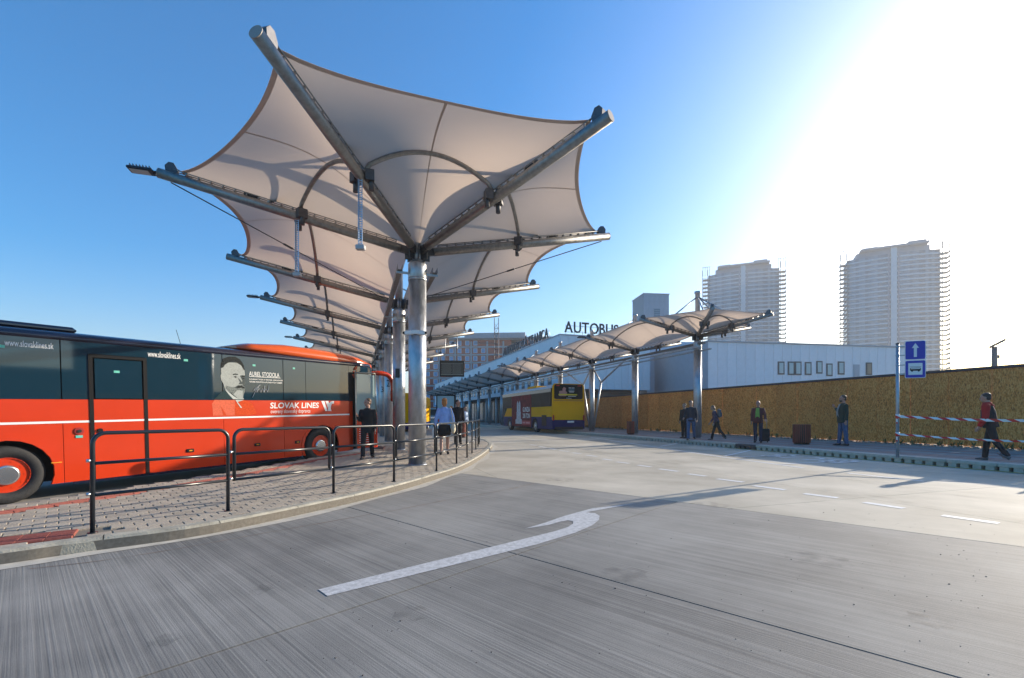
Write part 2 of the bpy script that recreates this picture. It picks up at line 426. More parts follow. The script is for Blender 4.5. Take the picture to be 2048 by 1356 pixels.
# ---- markings (sheets 4 mm above the slabs)
def mark(pts, m=paint_m, z=.004, name='marking'): return MB().flat([(p.x, p.y) for p in pts], z=z).build(name, m, road)
shaft = [G(x, y) for x, y in ((637, 1180), (655, 1193), (1075, 1089), (1150, 1066), (1185, 1051), (1198, 1040), (1199, 1032), (1190, 1027), (1172, 1025), (1269, 1007.5), (1185, 1017), (1130, 1032), (1090, 1046), (1049, 1058), (1095, 1051), (1120, 1044), (1136, 1041), (1146, 1043), (1146, 1048), (1135, 1055), (1110, 1063))]
mark(shaft, mat('worn_paint', (.30, .30, .30), .7, 0, 0, 22, .1, 80, col2=(.60, .60, .60), detail=9, stretch=(1, 1, 1)), name='merge_arrow')
dash = [((1728, 1005), (1808, 1017)), ((1608, 987.5), (1676, 996)), ((1507, 971.5), (1570, 980)), ((1435, 958), (1487, 964.5)), ((1376, 948), (1412, 952.5)), ((1318, 938), (1357, 943)), ((1276, 930.5), (1302, 934)), ((1233, 924), (1259, 927)), ((1205, 918), (1225, 920.5)), ((1172, 910.5), (1194, 913)), ((1144, 905.5), (1162, 907.5)), ((1118, 901), (1138, 903)), ((1098, 897), (1112, 899)), ((1078, 893), (1092, 895)), ((1060, 889.5), (1073, 891)), ((1884, 1031), (1998, 1047))]
for (a, b2) in dash:
    p, q = G(*a), G(*b2); t = (q-p).normalized(); n_ = Vector((-t.y, t.x, 0))*.075
    mark([p-n_, q-n_, q+n_, p+n_], name='lane_dash')
def line(a, b2, wd=.12, m=paint_m, name='bay_line', z=.004):
    p, q = G(*a), G(*b2); t = (q-p).normalized(); n_ = Vector((-t.y, t.x, 0))*wd/2
    mark([p-n_, q-n_, q+n_, p+n_], m, z, name)
line((1180, 874.5), (1443, 914)); line((1443, 914), (1607, 936)); line((1695, 946.5), (1850, 963))
line((1449, 912.5), (1503, 900.5), .11, z=.008); line((1470, 914.2), (1600, 910), .11, z=.008); line((1562, 929), (1718, 921), .11, z=.008)
line((1012, 867), (1063, 874.5), .12, z=.008); line((1320, 893), (1362, 886), .11, z=.008)
mark([W(14.28, 2), W(14.40, 2), W(14.40, 15.2), W(14.28, 15.2)], yellow_paint, .008, 'yellow_line')
ctr = G(1612, 917); tm_ = Matrix.Translation((ctr.x, ctr.y, .008)) @ Matrix.Rotation(TH+math.pi/2, 4, 'Z')
text_fit('BUS', -1.3, 1.3, -.55, .55, tm_, paint_m, road, 'road_lettering')
# tyre-brown rust stain lines with a shape of their own
stain_m = mat('rust_stain', (.20, .15, .12), .9, 0, .35, 9)
def ribbon(pix, wd, m, name, z=.003):
    ps = [Vector((p.x, p.y)) for p in catmull([G(*q) for q in pix], 6)]; b = MB(); L_, R_ = [], []
    for i, p in enumerate(ps):
        t = (ps[min(i+1, len(ps)-1)]-ps[max(i-1, 0)]).normalized(); n_ = Vector((-t.y, t.x)); q = wd*random.uniform(.35, 1.3)
        L_.append(p+n_*q); R_.append(p-n_*q*random.uniform(.5, 1))
    for i in range(len(ps)-1): b.add([(*x, z) for x in (R_[i], R_[i+1], L_[i+1], L_[i])], [(0, 1, 2, 3)])
    b.build(name, m, road)
ribbon([(60, 1138), (200, 1122), (330, 1102), (410, 1088), (520, 1068), (640, 1047), (740, 1029)], .010, stain_m, 'stain')
ribbon([(760, 1027), (880, 1003), (960, 989), (1030, 976), (1070, 966)], .014, stain_m, 'stain')
# tyre tracks and oil spots, thin see-through films
def film_mat(name, col, a0, sc):
    m = bpy.data.materials.new(name); m.use_nodes = True; n = m.node_tree; b = n.nodes['Principled BSDF']; b.inputs['Base Color'].default_value = (*col, 1); b.inputs['Roughness'].default_value = .7
    tc = n.nodes.new('ShaderNodeTexCoord'); no = n.nodes.new('ShaderNodeTexNoise'); no.inputs['Scale'].default_value = sc; no.inputs['Detail'].default_value = 7; mr = n.nodes.new('ShaderNodeMapRange')
    mr.inputs[1].default_value = .42; mr.inputs[2].default_value = .75; mr.inputs[4].default_value = a0
    n.links.new(tc.outputs['Object'], no.inputs[0]); n.links.new(no.outputs[0], mr.inputs[0]); n.links.new(mr.outputs[0], b.inputs['Alpha']); return m
track = film_mat('tyre_track', (.06, .055, .05), .16, 2.2); oil = film_mat('oil_spot', (.04, .04, .04), .28, 7)
for pix in ([(1010, 872), (1130, 893), (1330, 925), (1600, 970), (2040, 1045)], [(1050, 870), (1180, 888), (1400, 917), (1680, 957), (2047, 1010)]):
    ribbon(pix, .16, track, 'tyre_track', .0025)
for px, py, r_ in ((1250, 1150, .22), (820, 1230, .15), (1640, 1120, .3), (520, 1180, .12), (1420, 1010, .3), (1120, 960, .35), (1180, 920, .5), (1850, 1240, .14), (330, 1280, .1)):
    p = G(px, py); MB().flat([(p.x+r_*random.uniform(.6, 1.1)*math.cos(a), p.y+r_*random.uniform(.6, 1.1)*math.sin(a)) for a in [i*math.pi/8 for i in range(16)]], z=.0032).build('oil_spot', oil, road)
# grit
gm = MB(); 
for _ in range(240):
    Y = random.uniform(2.2, 6.5); X = random.uniform(-.5, 1)*Y*1.1
    if e2.dot(Vector((X, Y))) > J3+1.5 or not inside((X, Y), road_poly): continue
    r_ = random.choice([.002, .002, .003, .003, .003, .005]); a = random.random()*6
    gm.box((X, Y, r_*.5), (r_*random.uniform(1, 2.4), r_*1.3, r_), rz=a)
gm.build('grit', mat('grit', (.13, .12, .11), .95, rnd=.5), kind='stuff')

# ---- right-hand platform
RZ = .19
rplat = MB().prism([tuple(W(o, k)[:2]) for o, k in ((14.72, -6), (20.05, -6), (20.05, 118), (14.72, 118))], -.5, RZ-.006).build('platform_pavement', mat('platform_paving', (.27, .25, .23), .85, 0, .15, 14, .2, 40), kind='structure')
kb = MB().box((0, 0, RZ/2+.05), (.30, .99, RZ-.10), ch=.012); kb.box((.06, 0, .05), (.12, .98, .10), m=1)  # near-black backing box paints in the shade inside the slots
for q in range(4): kb.box((-.06, -.37+q*.2475, .05), (.155, .165, .102))
km = kb.mesh('kerb_stone', [mat('pale_kerb', (.47, .43, .37), .8, 0, .15, 8, .2, 50, rnd=.06), dark])
kd = kb.mesh('kerb_stone_dark', [mat('dark_kerb', (.11, .085, .085), .8, 0, .2, 8), dark])
for i in range(66):
    k = 5.2+i; p = W(14.57, k)
    if k > 64: break
    inst('kerb_stone', kd if i == 9 else km, rplat, Matrix.Translation((p.x, p.y, 0)) @ Matrix.Rotation(TH, 4, 'Z'))
kq = MB().box((0, 0, RZ/2), (.30, .99, RZ), ch=.012).mesh('kerb_stone_plain', mat('grey_kerb', (.17, .17, .18), .8, 0, .15, 8))
for i in range(6):
    p = W(14.57, 4.2-i); inst('kerb_stone', kq, rplat, Matrix.Translation((p.x, p.y, 0)) @ Matrix.Rotation(TH, 4, 'Z'))
MB().box(W(14.62, 30, -.02), (.2, 84, .06), rz=TH).build('kerb_bed', dark, rplat)
for o0, wd in ((15.25, .14), (15.75, .10), (16.9, .14), (18.1, .16)):
    b = MB().flat([tuple(W(o, k)[:2]) for o, k in ((o0, -6), (o0+wd, -6), (o0+wd, 100), (o0, 100))], z=RZ-.002); b.build('red_strip', redtile, rplat)
gv = MB()
for _ in range(2600):
    o, k = random.uniform(20.0, 21.6), random.uniform(6, 46); p = W(o, k); r_ = random.uniform(.015, .06)
    gv.box((p.x, p.y, RZ-.01+r_*.2), (r_*1.5, r_, r_*.8), rz=random.random()*6)
gs = MB().flat([tuple(W(o, k)[:2]) for o, k in ((20.0, -6), (24, -6), (24, 60), (20.0, 60))], z=RZ-.03).build('gravel_verge', mat('verge_earth', (.22, .19, .14), .95, 0, .4, 6), kind='structure')
gv.build('gravel', mat('gravel', (.34, .31, .27), .9, rnd=.4), kind='stuff')
wd_ = MB()
for _ in range(95):
    o, k = random.choice([random.gauss(20.55, .15), random.gauss(20.75, .1)]), random.uniform(6, 44); p = W(o, k, RZ-.02); n_ = random.randint(7, 16)
    for q in range(n_):
        a = random.random()*6.28; h = random.uniform(.05, .26); r_ = random.uniform(.03, .16); c = Vector((math.cos(a), math.sin(a), 0)); s_ = Vector((-c.y, c.x, 0))*random.uniform(.008, .022)
        wd_.add([p+c*.01, p+c*r_*.55+s_+Vector((0, 0, h*.7)), p+c*r_+Vector((0, 0, h)), p+c*r_*.55-s_+Vector((0, 0, h*.7))], [(0, 1, 2, 3)])
wd_.build('weeds', mat('weed_leaf', (.08, .11, .03), .7, rnd=.4), kind='stuff')
# land between and beyond the station
MB().flat([tuple(W(o, k)[:2]) for o, k in ((24, -6), (140, -6), (140, 240), (24, 240))], z=RZ-.05).build('yard', mat('yard_earth', (.25, .23, .20), .95, 0, .25, .4), kind='structure')
# ------------------------------------------------------------------ canopies
def bay_point(A, B, s, t, rise, off):
    p = A(s)*(1-t)+B(s)*t
    g = math.sin(math.pi*min(1, s))**1.5-.22*s**3
    return p+Vector((0, 0, off+rise*4*t*(1-t)*g))
def make_canopy(name, label, o, k, n, d, L, zj, zt, zb, cr, ar, mast, rise_f, rise_s, sag_f, sag_s, lamps=()):
    base = W(o, k, zb); root = thing(name, label, 'canopy', base, TH)
    zj -= zb; zt -= zb
    J = [Vector((0, i*d, zj)) for i in range(n)]
    def arm_fn(i, dr):
        T = Vector((dr[0]*L, i*d+dr[1]*L, zt)); return lambda s: J[i]+(T-J[i])*s
    dirs = {}
    for i in range(n):
        dd = [(1, 0), (-1, 0)]
        if i == 0: dd += [(.5, -.866), (-.5, -.866)]
        if i == n-1: dd += [(.5, .866), (-.5, .866)]
        for q in dd: dirs[(i, q)] = arm_fn(i, q)
    # columns
    for i in range(n):
        c = J[i]; b = MB(); top = zj-.12
        b.tube([(c.x, c.y, 0), (c.x, c.y, top-.55)], cr, 28); b.tube([(c.x, c.y, top-.55), (c.x, c.y, top-.54), (c.x, c.y, top-.16), (c.x, c.y, top-.08)], [cr*1.0, cr*1.035, cr*1.035, cr*.8], 28)
        b.tube([(c.x, c.y, top-.1), (c.x, c.y, top+.28)], cr*.55, 20)
        col = b.build('column', galv, root)
        e = MB()
        for q in range(8):
            a = q*math.pi/4; M = Matrix.Translation((c.x+math.cos(a)*cr*.85, c.y+math.sin(a)*cr*.85, zj-.02)) @ Matrix.Rotation(a, 4, 'Z')
            e.box((0, 0, 0), (cr*1.1, .018, .30), M=M)
        e.build('head_plate', dsteel, col)
        MB().tube([(c.x, c.y, top-.56), (c.x, c.y, top-.50)], cr*1.045, 28).build('collar', galv, col)
        MB().tube([(c.x, c.y, 0), (c.x, c.y, .02)], cr*1.12, 24).build('foot_ring', galv, col)
        if mast:
            mz = mast-zb
            b = MB().tube([(c.x, c.y, top+.2), (c.x, c.y, mz-.12), (c.x, c.y, mz-.1), (c.x, c.y, mz)], [cr*.62, cr*.62, cr*.8, cr*.8], 16); b.build('mast', galv, col)
            for (ii, q), fn in dirs.items():
                if ii == i: MB().tube([(c.x, c.y, mz-.25), fn(.62)+Vector((0, 0, ar))], .035, 6).build('tie_rod', galv, root)
    # arms
    for (i, q), fn in dirs.items():
        p0, p1 = fn(.075), fn(1.0); ax_ = (p1-p0).normalized()
        am = MB().tube([p0, p1], ar, 20).build('arm', armst, root)
        MB().tube([p1, p1+ax_*.012], ar*1.01, 20).build('end_cap', mat('arm_cap', (.34, .31, .28), .6, .3), am)
        upv = Vector((0, 0, 1)); sd_ = ax_.cross(upv).normalized(); nu = sd_.cross(ax_)
        def fr(p): return Matrix(((ax_.x, sd_.x, nu.x, p.x), (ax_.y, sd_.y, nu.y, p.y), (ax_.z, sd_.z, nu.z, p.z), (0, 0, 0, 1)))
        rl = MB(); ln = (p1-p0).length
        for s_ in (-1, 1): rl.tube([fn(.1)+nu*(ar+.05)+sd_*.05*s_, fn(.955)+nu*(ar+.05)+sd_*.05*s_], .011, 6)
        m_ = int(ln/.24)
        for z in range(m_):
            p = fn(.1+.855*z/m_)+nu*(ar+.02); rl.box((0, 0, 0), (.022, .11, .06), M=fr(p))
        rl.build('lacing_rail', armst, am)
        hb = MB().prism([(-.18, -.02), (.02, -.02), (.05, .08), (.0, .17), (-.09, .18), (-.18, .07)], -.06, .06, M=fr(fn(.975)+nu*ar) @ Matrix.Rotation(math.pi/2, 4, 'X'))
        hb.build('tip_bracket', dsteel, am)
        MB().tube([fn(.972)+nu*(ar+.12), fn(.93)+nu*(ar+.07)], .012, 6).build('corner_cable', dsteel, am)
        pl_ = MB().box((0, 0, 0), (.22, ar*.9, .17), M=fr(fn(.055))); pl_.build('root_clevis', dsteel, am)
        sb = MB().tube([fn(.66)+nu*(ar+.03), fn(.71)+nu*(ar+.03)], .032, 8).build('clamp', dsteel, am)
    # bays
    def order(a): return a
    bays = []
    for i in range(n-1):
        bays += [((i, (-1, 0)), (i+1, (-1, 0)), rise_s, sag_s), ((i, (1, 0)), (i+1, (1, 0)), rise_s, sag_s)]
    bays += [((0, (-1, 0)), (0, (-.5, -.866)), rise_f, sag_f), ((0, (-.5, -.866)), (0, (.5, -.866)), rise_f, sag_f), ((0, (.5, -.866)), (0, (1, 0)), rise_f, sag_f)]
    bays += [((n-1, (-1, 0)), (n-1, (-.5, .866)), rise_f, sag_f), ((n-1, (-.5, .866)), (n-1, (.5, .866)), rise_f, sag_f), ((n-1, (.5, .866)), (n-1, (1, 0)), rise_f, sag_f)]
    off = ar+.075
    for ka, kb_, rise, sag in bays:
        A, B = dirs[ka], dirs[kb_]
        def smax(t, sag=sag): return .93-sag*(4*t*(1-t))**.8
        def fn(s, t): return bay_point(A, B, .03+(smax(t)-.03)*s, t, rise, off)
        me = MB().grid(lambda a, b_: fn(a, b_), 22, 20).build('membrane', fabric, root)
        hw = .10/L
        def hem(a, t):
            s = smax(t); return bay_point(A, B, s-hw*a, t, rise, off)+Vector((0, 0, -.006))
        MB().grid(lambda a, t: hem(a, t), 2, 24).build('hem', hemm, me)
        ch = (A(.5)-B(.5)).length
        for tt in ((.5,) if ch < 4 else (.5,)):
            dt = .014/ch
            MB().grid(lambda a, t: fn(.02+.96*a, tt-dt+2*dt*t)+Vector((0, 0, -.004)), 24, 1).build('seam', seamm, me)
        path = [bay_point(A, B, .5, t, rise*1.0, off-.055) for t in [.015+.97*i/22 for i in range(23)]]
        path[0] = A(.5)*.985+B(.5)*.015+Vector((0, 0, ar*.3)); path[-1] = A(.5)*.015+B(.5)*.985+Vector((0, 0, ar*.3))
        arc = MB().tube(path, .45*ar, 10).build('arch', armst, root)
        for X_, Y_ in ((A, B), (B, A)):
            p = X_(.5); t = (Y_(.5)-X_(.5)).normalized(); a_ = math.atan2(t.y, t.x); q = p+t*(ar+.06)
            h = MB().box((q.x, q.y, q.z+.02), (.16, .20, .20), rz=a_); h.tube([q+t*.03+Vector((0, 0, .02)), q+t*.03+Vector((0, 0, -.24))], .05, 10)
            h.build('arch_bracket', dsteel, arc)
    return root, dirs, J
Ro, Rk = 16.195, 18.93
Lo, Lk = 1.381, 11.39
can_l, DL, JL = make_canopy('bus_stop_canopy', 'large white membrane canopy on single grey columns over the island pavement', Lo, Lk, 8, 5.29, 5.30, 5.28, 6.36, PZ, .214, .10, 7.75, .56, .72, .075, .105)
can_r, DR, JR = make_canopy('bus_stop_canopy', 'long membrane canopy with tied masts along the fence platform', Ro, Rk, 15, 5.51, 3.37, 5.275, 5.93, RZ, .19, .075, 7.55, .36, .62, .08, .10)
# cable trays and struts belong to the canopies
tray = mat('cable_tray', (.16, .15, .15), .5, .6, .2, 8)
for sx in (-.42, .42):
    b = MB().box((sx, 18.6, 4.70), (.10, 37.4, .012)); b.box((sx-.055, 18.6, 4.76), (.008, 37.4, .13)); b.box((sx+.055, 18.6, 4.76), (.008, 37.4, .13))
    b.build('cable_tray', tray, can_l)
for i in range(8):
    MB().box((0, i*5.29, 4.66), (1.0, .05, .05)).build('tray_bracket', galv, can_l)
for sx, z in ((-.32, 4.50), (.30, 4.42)):
    MB().tube([(sx, -.6, z), (sx, 77.5, z)], .045, 8).build('service_pipe', galv, can_r)
MB().box((-.05, 38, 4.72), (.18, 77, .10)).build('cable_tray', tray, can_r)
for i in range(15): MB().box((0, i*5.51, 4.44), (.85, .05, .06)).build('pipe_bracket', galv, can_r)
for sgn in (-1, 1):
    y0 = 2*5.51; nd = Vector((0, y0+sgn*1.35, 3.45))
    b = MB().tube([(0, y0+sgn*.25, 0), nd], .07, 10); b.tube([nd, (0, y0+sgn*.12, 4.6)], .06, 10); b.tube([nd, (0, y0+sgn*4.6, 4.75)], .06, 10)
    b.build('forked_brace', galv, can_r)
# diagonal ties with turnbuckles
for q in ((-1, 0), (1, 0)):
    a = DL[(0, q)](.96)+Vector((0, 0, -.12)); b2 = DL[(1, q)](.09)+Vector((0, 0, .02))
    t = MB().tube([a, b2], .013, 6).build('tie_rod', dsteel, can_l); m_ = a*.58+b2*.42; e = (b2-a).normalized()
    MB().tube([m_-e*.14, m_+e*.14], .028, 8).build('turnbuckle', dsteel, t)
# bay numbers on the columns
num_m = mat('black_print', (.015, .015, .02), .5)
for i, s_ in ((1, '1'), (2, '2'), (3, '3')):
    p = W(Lo, Lk+i*5.29); dirv = Vector((-p.x, -p.y, 0)).normalized()
    ang = math.atan2(-dirv.x, dirv.y)+math.pi
    b = []
    loc = Vector((0, i*5.29, 0))
    M = Matrix.Translation(loc) @ Matrix.Rotation(ang-TH-R(12), 4, 'Z') @ Matrix.Translation((0, -.232, 0)) @ Matrix.Rotation(R(90), 4, 'X')
    MB().box((0, 0, 0), (.02, .02, .02)) 
    text_fit(s_, -.075, .075, 2.52, 2.84, M, num_m, can_l, 'bay_number')

def canopy_world(root, p): return Matrix.LocRotScale(root.location, root.rotation_euler, None) @ p
# floodlights at arm tips
lampm = mat('lamp_housing', (.03, .035, .045), .4, .5); lens = mat('lamp_lens', (.55, .58, .6), .15)
def floodlight(p, rz, label, group):
    t = thing('floodlight', label, 'floodlight', p, rz, group)
    b = MB().box((.30, 0, .0), (.44, .26, .055), ch=.012)
    for q in range(7): b.box((.13+q*.055, 0, .045), (.012, .24, .045))
    b.build('housing', lampm, t); MB().box((.32, 0, -.033), (.32, .19, .012)).build('lens', lens, t); MB().tube([(-.04, 0, 0), (.1, 0, 0)], .035, 8).build('spigot', lampm, t)
for i, l_ in ((0, 'big black floodlight on the end of the first sideways island canopy arm'), (2, 'black floodlight on the third sideways arm of the island canopy'), (4, 'small black floodlight on the fifth sideways arm of the island canopy')):
    p = canopy_world(can_l, DL[(i, (-1, 0))](1.0)); floodlight(p, TH+math.pi, l_, 'floodlights on the island canopy')
for i, l_ in ((1, 'small floodlight on the second arm of the fence platform canopy'), (4, 'tiny floodlight on the fifth arm of the fence platform canopy')):
    p = canopy_world(can_r, DR[(i, (-1, 0))](1.0)); floodlight(p, TH+math.pi, l_, 'floodlights on the fence platform canopy')
# perforated hangers
perf = mat('perforated_strip', (.42, .50, .60), .4, .7)
def hanger(p, ln, label):
    t = thing('perforated_hanger', label, 'hanger', p)
    b = MB()
    for sx in (-.028, .028): b.box((sx, 0, -ln/2), (.014, .01, ln))
    for q in range(int(ln/.045)): b.box((0, 0, -.02-q*.045), (.05, .008, .018))
    b.box((-.034, -.02, -ln/2), (.006, .04, ln))
    b.build('strip', perf, t)
    MB().box((0, 0, -ln-.05), (.17, .11, .09), ch=.012).build('junction_box', mat('grey_box', (.42, .43, .45), .5), t)
hanger(canopy_world(can_l, DL[(0, (-.5, -.866))](.5))+Vector((.02, -.08, -.10)), 1.22, 'perforated steel strip hanging with a grey box, near the front arm arch bracket')
hanger(canopy_world(can_l, DL[(0, (-1, 0))](.5))+Vector((.0, -.06, -.10)), 1.18, 'pale perforated steel strip hanging beside the floodlight arm')
# security camera on the first column
cc = W(Lo, Lk, 3.30); t = thing('security_camera', 'white twin security camera strapped to the front column', 'camera', cc, 0)
wm = mat('camera_plastic', (.72, .73, .74), .35)
b = MB().tube([(0, 0, -.03), (0, 0, .03)], .225, 24); b.build('strap', galv, t)
for sx in (-1, 1):
    h = MB().box((0, 0, 0), (.10, .24, .10), ch=.02, M=Matrix.Translation((sx*.15, -.23, .0)) @ Matrix.Rotation(sx*R(62), 4, 'Z') @ Matrix.Rotation(R(8), 4, 'X')).build('housing', wm, t)
    a = sx*R(62); c_ = Vector((sx*.15, -.23, -.01))+Vector((math.sin(a), -math.cos(a), 0))*.125
    MB().ell(c_, (.035, .035, .035), 10, 6).build('lens', dark, h)
MB().box((0, -.22, .02), (.16, .06, .10), ch=.01).build('mount', wm, t)
# departure board
bp_ = W(5.35, 27.26, 4.13); t = thing('departure_board', 'black hanging departure display with dim grey rows', 'display', bp_, R(8))
MB().box((0, 0, 0), (1.46, .14, .96), ch=.015).build('case', dark, t)
scr = MB().flat([(-.66, -.41), (.66, -.41), (.66, .41), (-.66, .41)], M=Matrix.Translation((0, -.074, 0)) @ Matrix.Rotation(R(90), 4, 'X')).build('screen', mat('screen_glass', (.07, .075, .075), .2), t)
rw = MB()
for q in range(11): rw.box((-.30 if q % 2 else -.33, -.079, .26-q*.055), (.55 if q % 3 else .62, .004, .012)); rw.box((.30, -.079, .26-q*.055), (.45, .004, .010))
rw.box((0, -.079, .30), (1.3, .004, .018)); rw.box((0, -.079, -.36), (1.3, .004, .025)); rw.box((.06, -.079, -.02), (.012, .004, .62))
rw.build('rows', mat('screen_rows', (.32, .35, .35), .5), scr)
for sx in (-.40, .32): MB().tube([(sx, 0, .45), (sx, 0, 2.1)], .022, 8).build('suspension_rod', galv, t)

# ------------------------------------------------------------------ railings
rp_ = [G(x, y, PZ) for x, y in ((185, 1066), (456, 1022), (667, 986), (788, 963), (873, 942), (913, 927), (934, 915), (944, 906.6), (951.5, 899), (956, 893), (958, 888.5), (959, 884.5))]
def railing(a, b2, legs, label, group):
    t = (b2-a); L_ = t.length; rz = math.atan2(t.y, t.x); o = thing('railing_panel', label, 'railing', a, rz, group)
    h, r_ = 1.02, .021; z0 = 0 if legs else .37; rc = .11
    arc = lambda x0, sx: [(x0+sx*rc*(1-math.cos(q)), 0, h-rc+rc*math.sin(q)) for q in [i*math.pi/12 for i in range(1, 7)]]
    path = [(0, 0, z0), (0, 0, h-rc)]+arc(0, 1)+arc(L_, -1)[::-1]+[(L_, 0, h-rc), (L_, 0, z0)]
    MB().tube(path, r_, 10).build('hoop', rail_black, o)
    for z in (.71, .385):
        MB().tube([(0, 0, z), (L_, 0, z)], r_*.82, 8).build('rail', rail_black, o)
    if legs:
        for x in (0, L_): MB().tube([(x, 0, 0), (x, 0, .008)], .045, 12).build('foot_plate', rail_black, o)
    for z in (.74, .40):
        bo = MB()
        for x, s_ in ((0, -1), (L_, 1)): bo.tube([(x+s_*.015, 0, z), (x+s_*.05, 0, z)], .017, 8)
        bo.build('connector', boltm, o)
for i in range(len(rp_)-1):
    a, b2 = rp_[i], rp_[i+1]; e = (b2-a).normalized()
    own = {0: 'two-legged black railing panel before the middle door of the coach', 1: 'legless black railing panel before the white lettering of the coach', 2: 'two-legged black railing panel before the person at the coach door', 3: 'legless black railing panel crossing the front canopy column', 4: 'two-legged black railing panel before the woman in pale blue', 5: 'legless black railing panel before the brown island litter bin'}.get(i)
    if i % 2 == 0: railing(a, b2, True, own or 'two-legged black railing panel on the bend of the island past the litter bin', 'legged railing panels')
    else: railing(a+e*.075, b2-e*.075, False, own or 'legless black railing panel on the bend of the island past the litter bin', 'railing panels hung between others')

# ------------------------------------------------------------------ vehicles
red = mat('coach_red', (.60, .041, .006), .25, 0, coat=.25, var=.06, scale=.8, spec=.5)
orange_top = mat('coach_orange', (.70, .10, .012), .25, coat=.6)
navy = mat('coach_navy', (.010, .014, .035), .18, coat=.5)
glass = mat('coach_glass', (.007, .030, .050), .04, spec=.8)
amber = mat('amber_lens', (.75, .33, .03), .25)
chrome = mat('polished_hub', (.62, .64, .64), .22, .9)
trim = mat('black_trim', (.006, .006, .007), .5, spec=.2)
CF = Vector((.4896, .872)).normalized(); CR_ = Vector((CF.y, -CF.x))
CO = Vector((-10.30, 9.27)); CZ = -.32; PITCH = math.atan(.0237)
coach = thing('coach', 'red and navy touring coach with a bearded portrait on its side', 'coach', (CO.x, CO.y, CZ))
coach.rotation_euler = (Matrix.Rotation(math.atan2(CF.y, CF.x), 3, 'Z') @ Matrix.Rotation(-PITCH, 3, 'Y')).to_euler()
SIDE = -1.275
def cs(px, py):
    m = (px-1024)/F; q = CO+CR_*1.275
    x = (m*q.y-q.x)/(CF.x-m*CF.y); Y = q.y+CF.y*x
    return x, CAMH-(py-HZ)/F*Y-CZ-.0237*x
SM = Matrix.Rotation(R(90), 4, 'X')          # sheet xy -> coach xz
def side(name, poly, m, y=SIDE, th=.03, parent=None, sgn=-1):
    """a panel of thickness th whose outer face lies at y, seen from the -y side"""
    return MB().prism(poly, 0, th, M=Matrix.Translation((0, y+th if sgn < 0 else y, 0)) @ SM).build(name, m, parent or coach)
def arch(cx, cz, r_, zlow, n=14):            # points of a wheel arch from right to left along the lower edge
    a0 = math.asin((zlow-cz)/r_); return [(cx+r_*math.cos(a), cz+r_*math.sin(a)) for a in [a0+(math.pi-2*a0)*i/n for i in range(n+1)]]
ZL, ZS, ZW, ZT = .29, 1.47, 1.95, 3.12
RX, FX, WRAD = -.2, 6.62, .54
lower = [(-3.2, .58), (.59, 1.03), (1.99, 3.66), (3.67, 5.34), (5.35, 7.72)]
for a, b2 in lower:
    poly = [(a, ZL), (a, ZS), (b2, ZS), (b2, ZL)]
    for cx in (RX, FX):
        if a < cx < b2: poly += arch(cx, WRAD, .64, ZL)
    side('side_panel', poly, red)
for cx in (RX, FX):                          # flared wheel-arch lips
    ar_ = arch(cx, WRAD, .645, ZL); ar2 = arch(cx, WRAD, .73, ZL)
    side('arch_lip', ar_+ar2[::-1], red, SIDE-.012, .02)
for a, b2 in ((-3.2, 1.03), (1.99, 7.72)):
    side('waist_panel', [(a, ZS+.05), (b2, ZS+.05), (b2, ZW-.004), (a, ZW-.004)], red)
    side('white_stripe', [(a, ZS+.004), (b2, ZS+.004), (b2, ZS+.047), (a, ZS+.047)], white, SIDE-.003)
for a, b2 in ((-3.2, -1.4), (-1.38, .57), (.59, 1.02), (1.99, 3.65), (3.67, 5.34), (5.36, 6.08), (6.095, 7.72)):
    side('window', [(a, ZW), (b2, ZW), (b2, ZT), (a, ZT)], glass, SIDE+.004)
# middle door
d = side('middle_door', [(1.045, ZL), (1.975, ZL), (1.975, ZW), (1.045, ZW)], red, SIDE-.004)
side('pane', [(1.10, ZW+.02), (1.92, ZW+.02), (1.92, 2.80), (1.10, 2.80)], glass, SIDE-.008, parent=d)
side('stripe', [(1.07, ZS+.004), (1.95, ZS+.004), (1.95, ZS+.045), (1.07, ZS+.045)], white, SIDE-.006, parent=d)
MB().tube([(1.16, SIDE-.004, 1.30), (1.16, SIDE-.03, 1.30)], .045, 14).build('handle', trim, d)
for x in (1.035, 1.985): side('frame', [(x-.035, ZL), (x+.035, ZL), (x+.035, 2.88), (x-.035, 2.88)], trim, SIDE-.012, parent=d)
side('frame', [(1.0, 2.82), (2.02, 2.82), (2.02, 2.885), (1.0, 2.885)], trim, SIDE-.014, parent=d)
side('door_header', [(1.0, 2.895), (2.01, 2.895), (2.01, ZT), (1.0, ZT)], glass, SIDE+.002)
# body core (dark inside), far side, rear
core = MB().box((2.35, 0, 2.13), (11.0, 2.42, 1.95)); core.box((2.35, 0, .75), (11.0, 1.6, .9)); core.build('body_shell', trim, coach)
side('far_side_panel', [(-3.2, ZL), (8.6, ZL), (8.6, ZW), (-3.2, ZW)], red, 1.245, .03, sgn=1)
side('far_side_glass', [(-3.2, ZW), (8.6, ZW), (8.6, ZT), (-3.2, ZT)], glass, 1.245, .025, sgn=1)
MB().box((-3.22, 0, 1.15), (.05, 2.5, 1.75), ch=.02).build('rear_panel', red, coach)
MB().box((-3.2, 0, 2.55), (.05, 2.4, 1.1), ch=.02).build('rear_window', glass, coach)
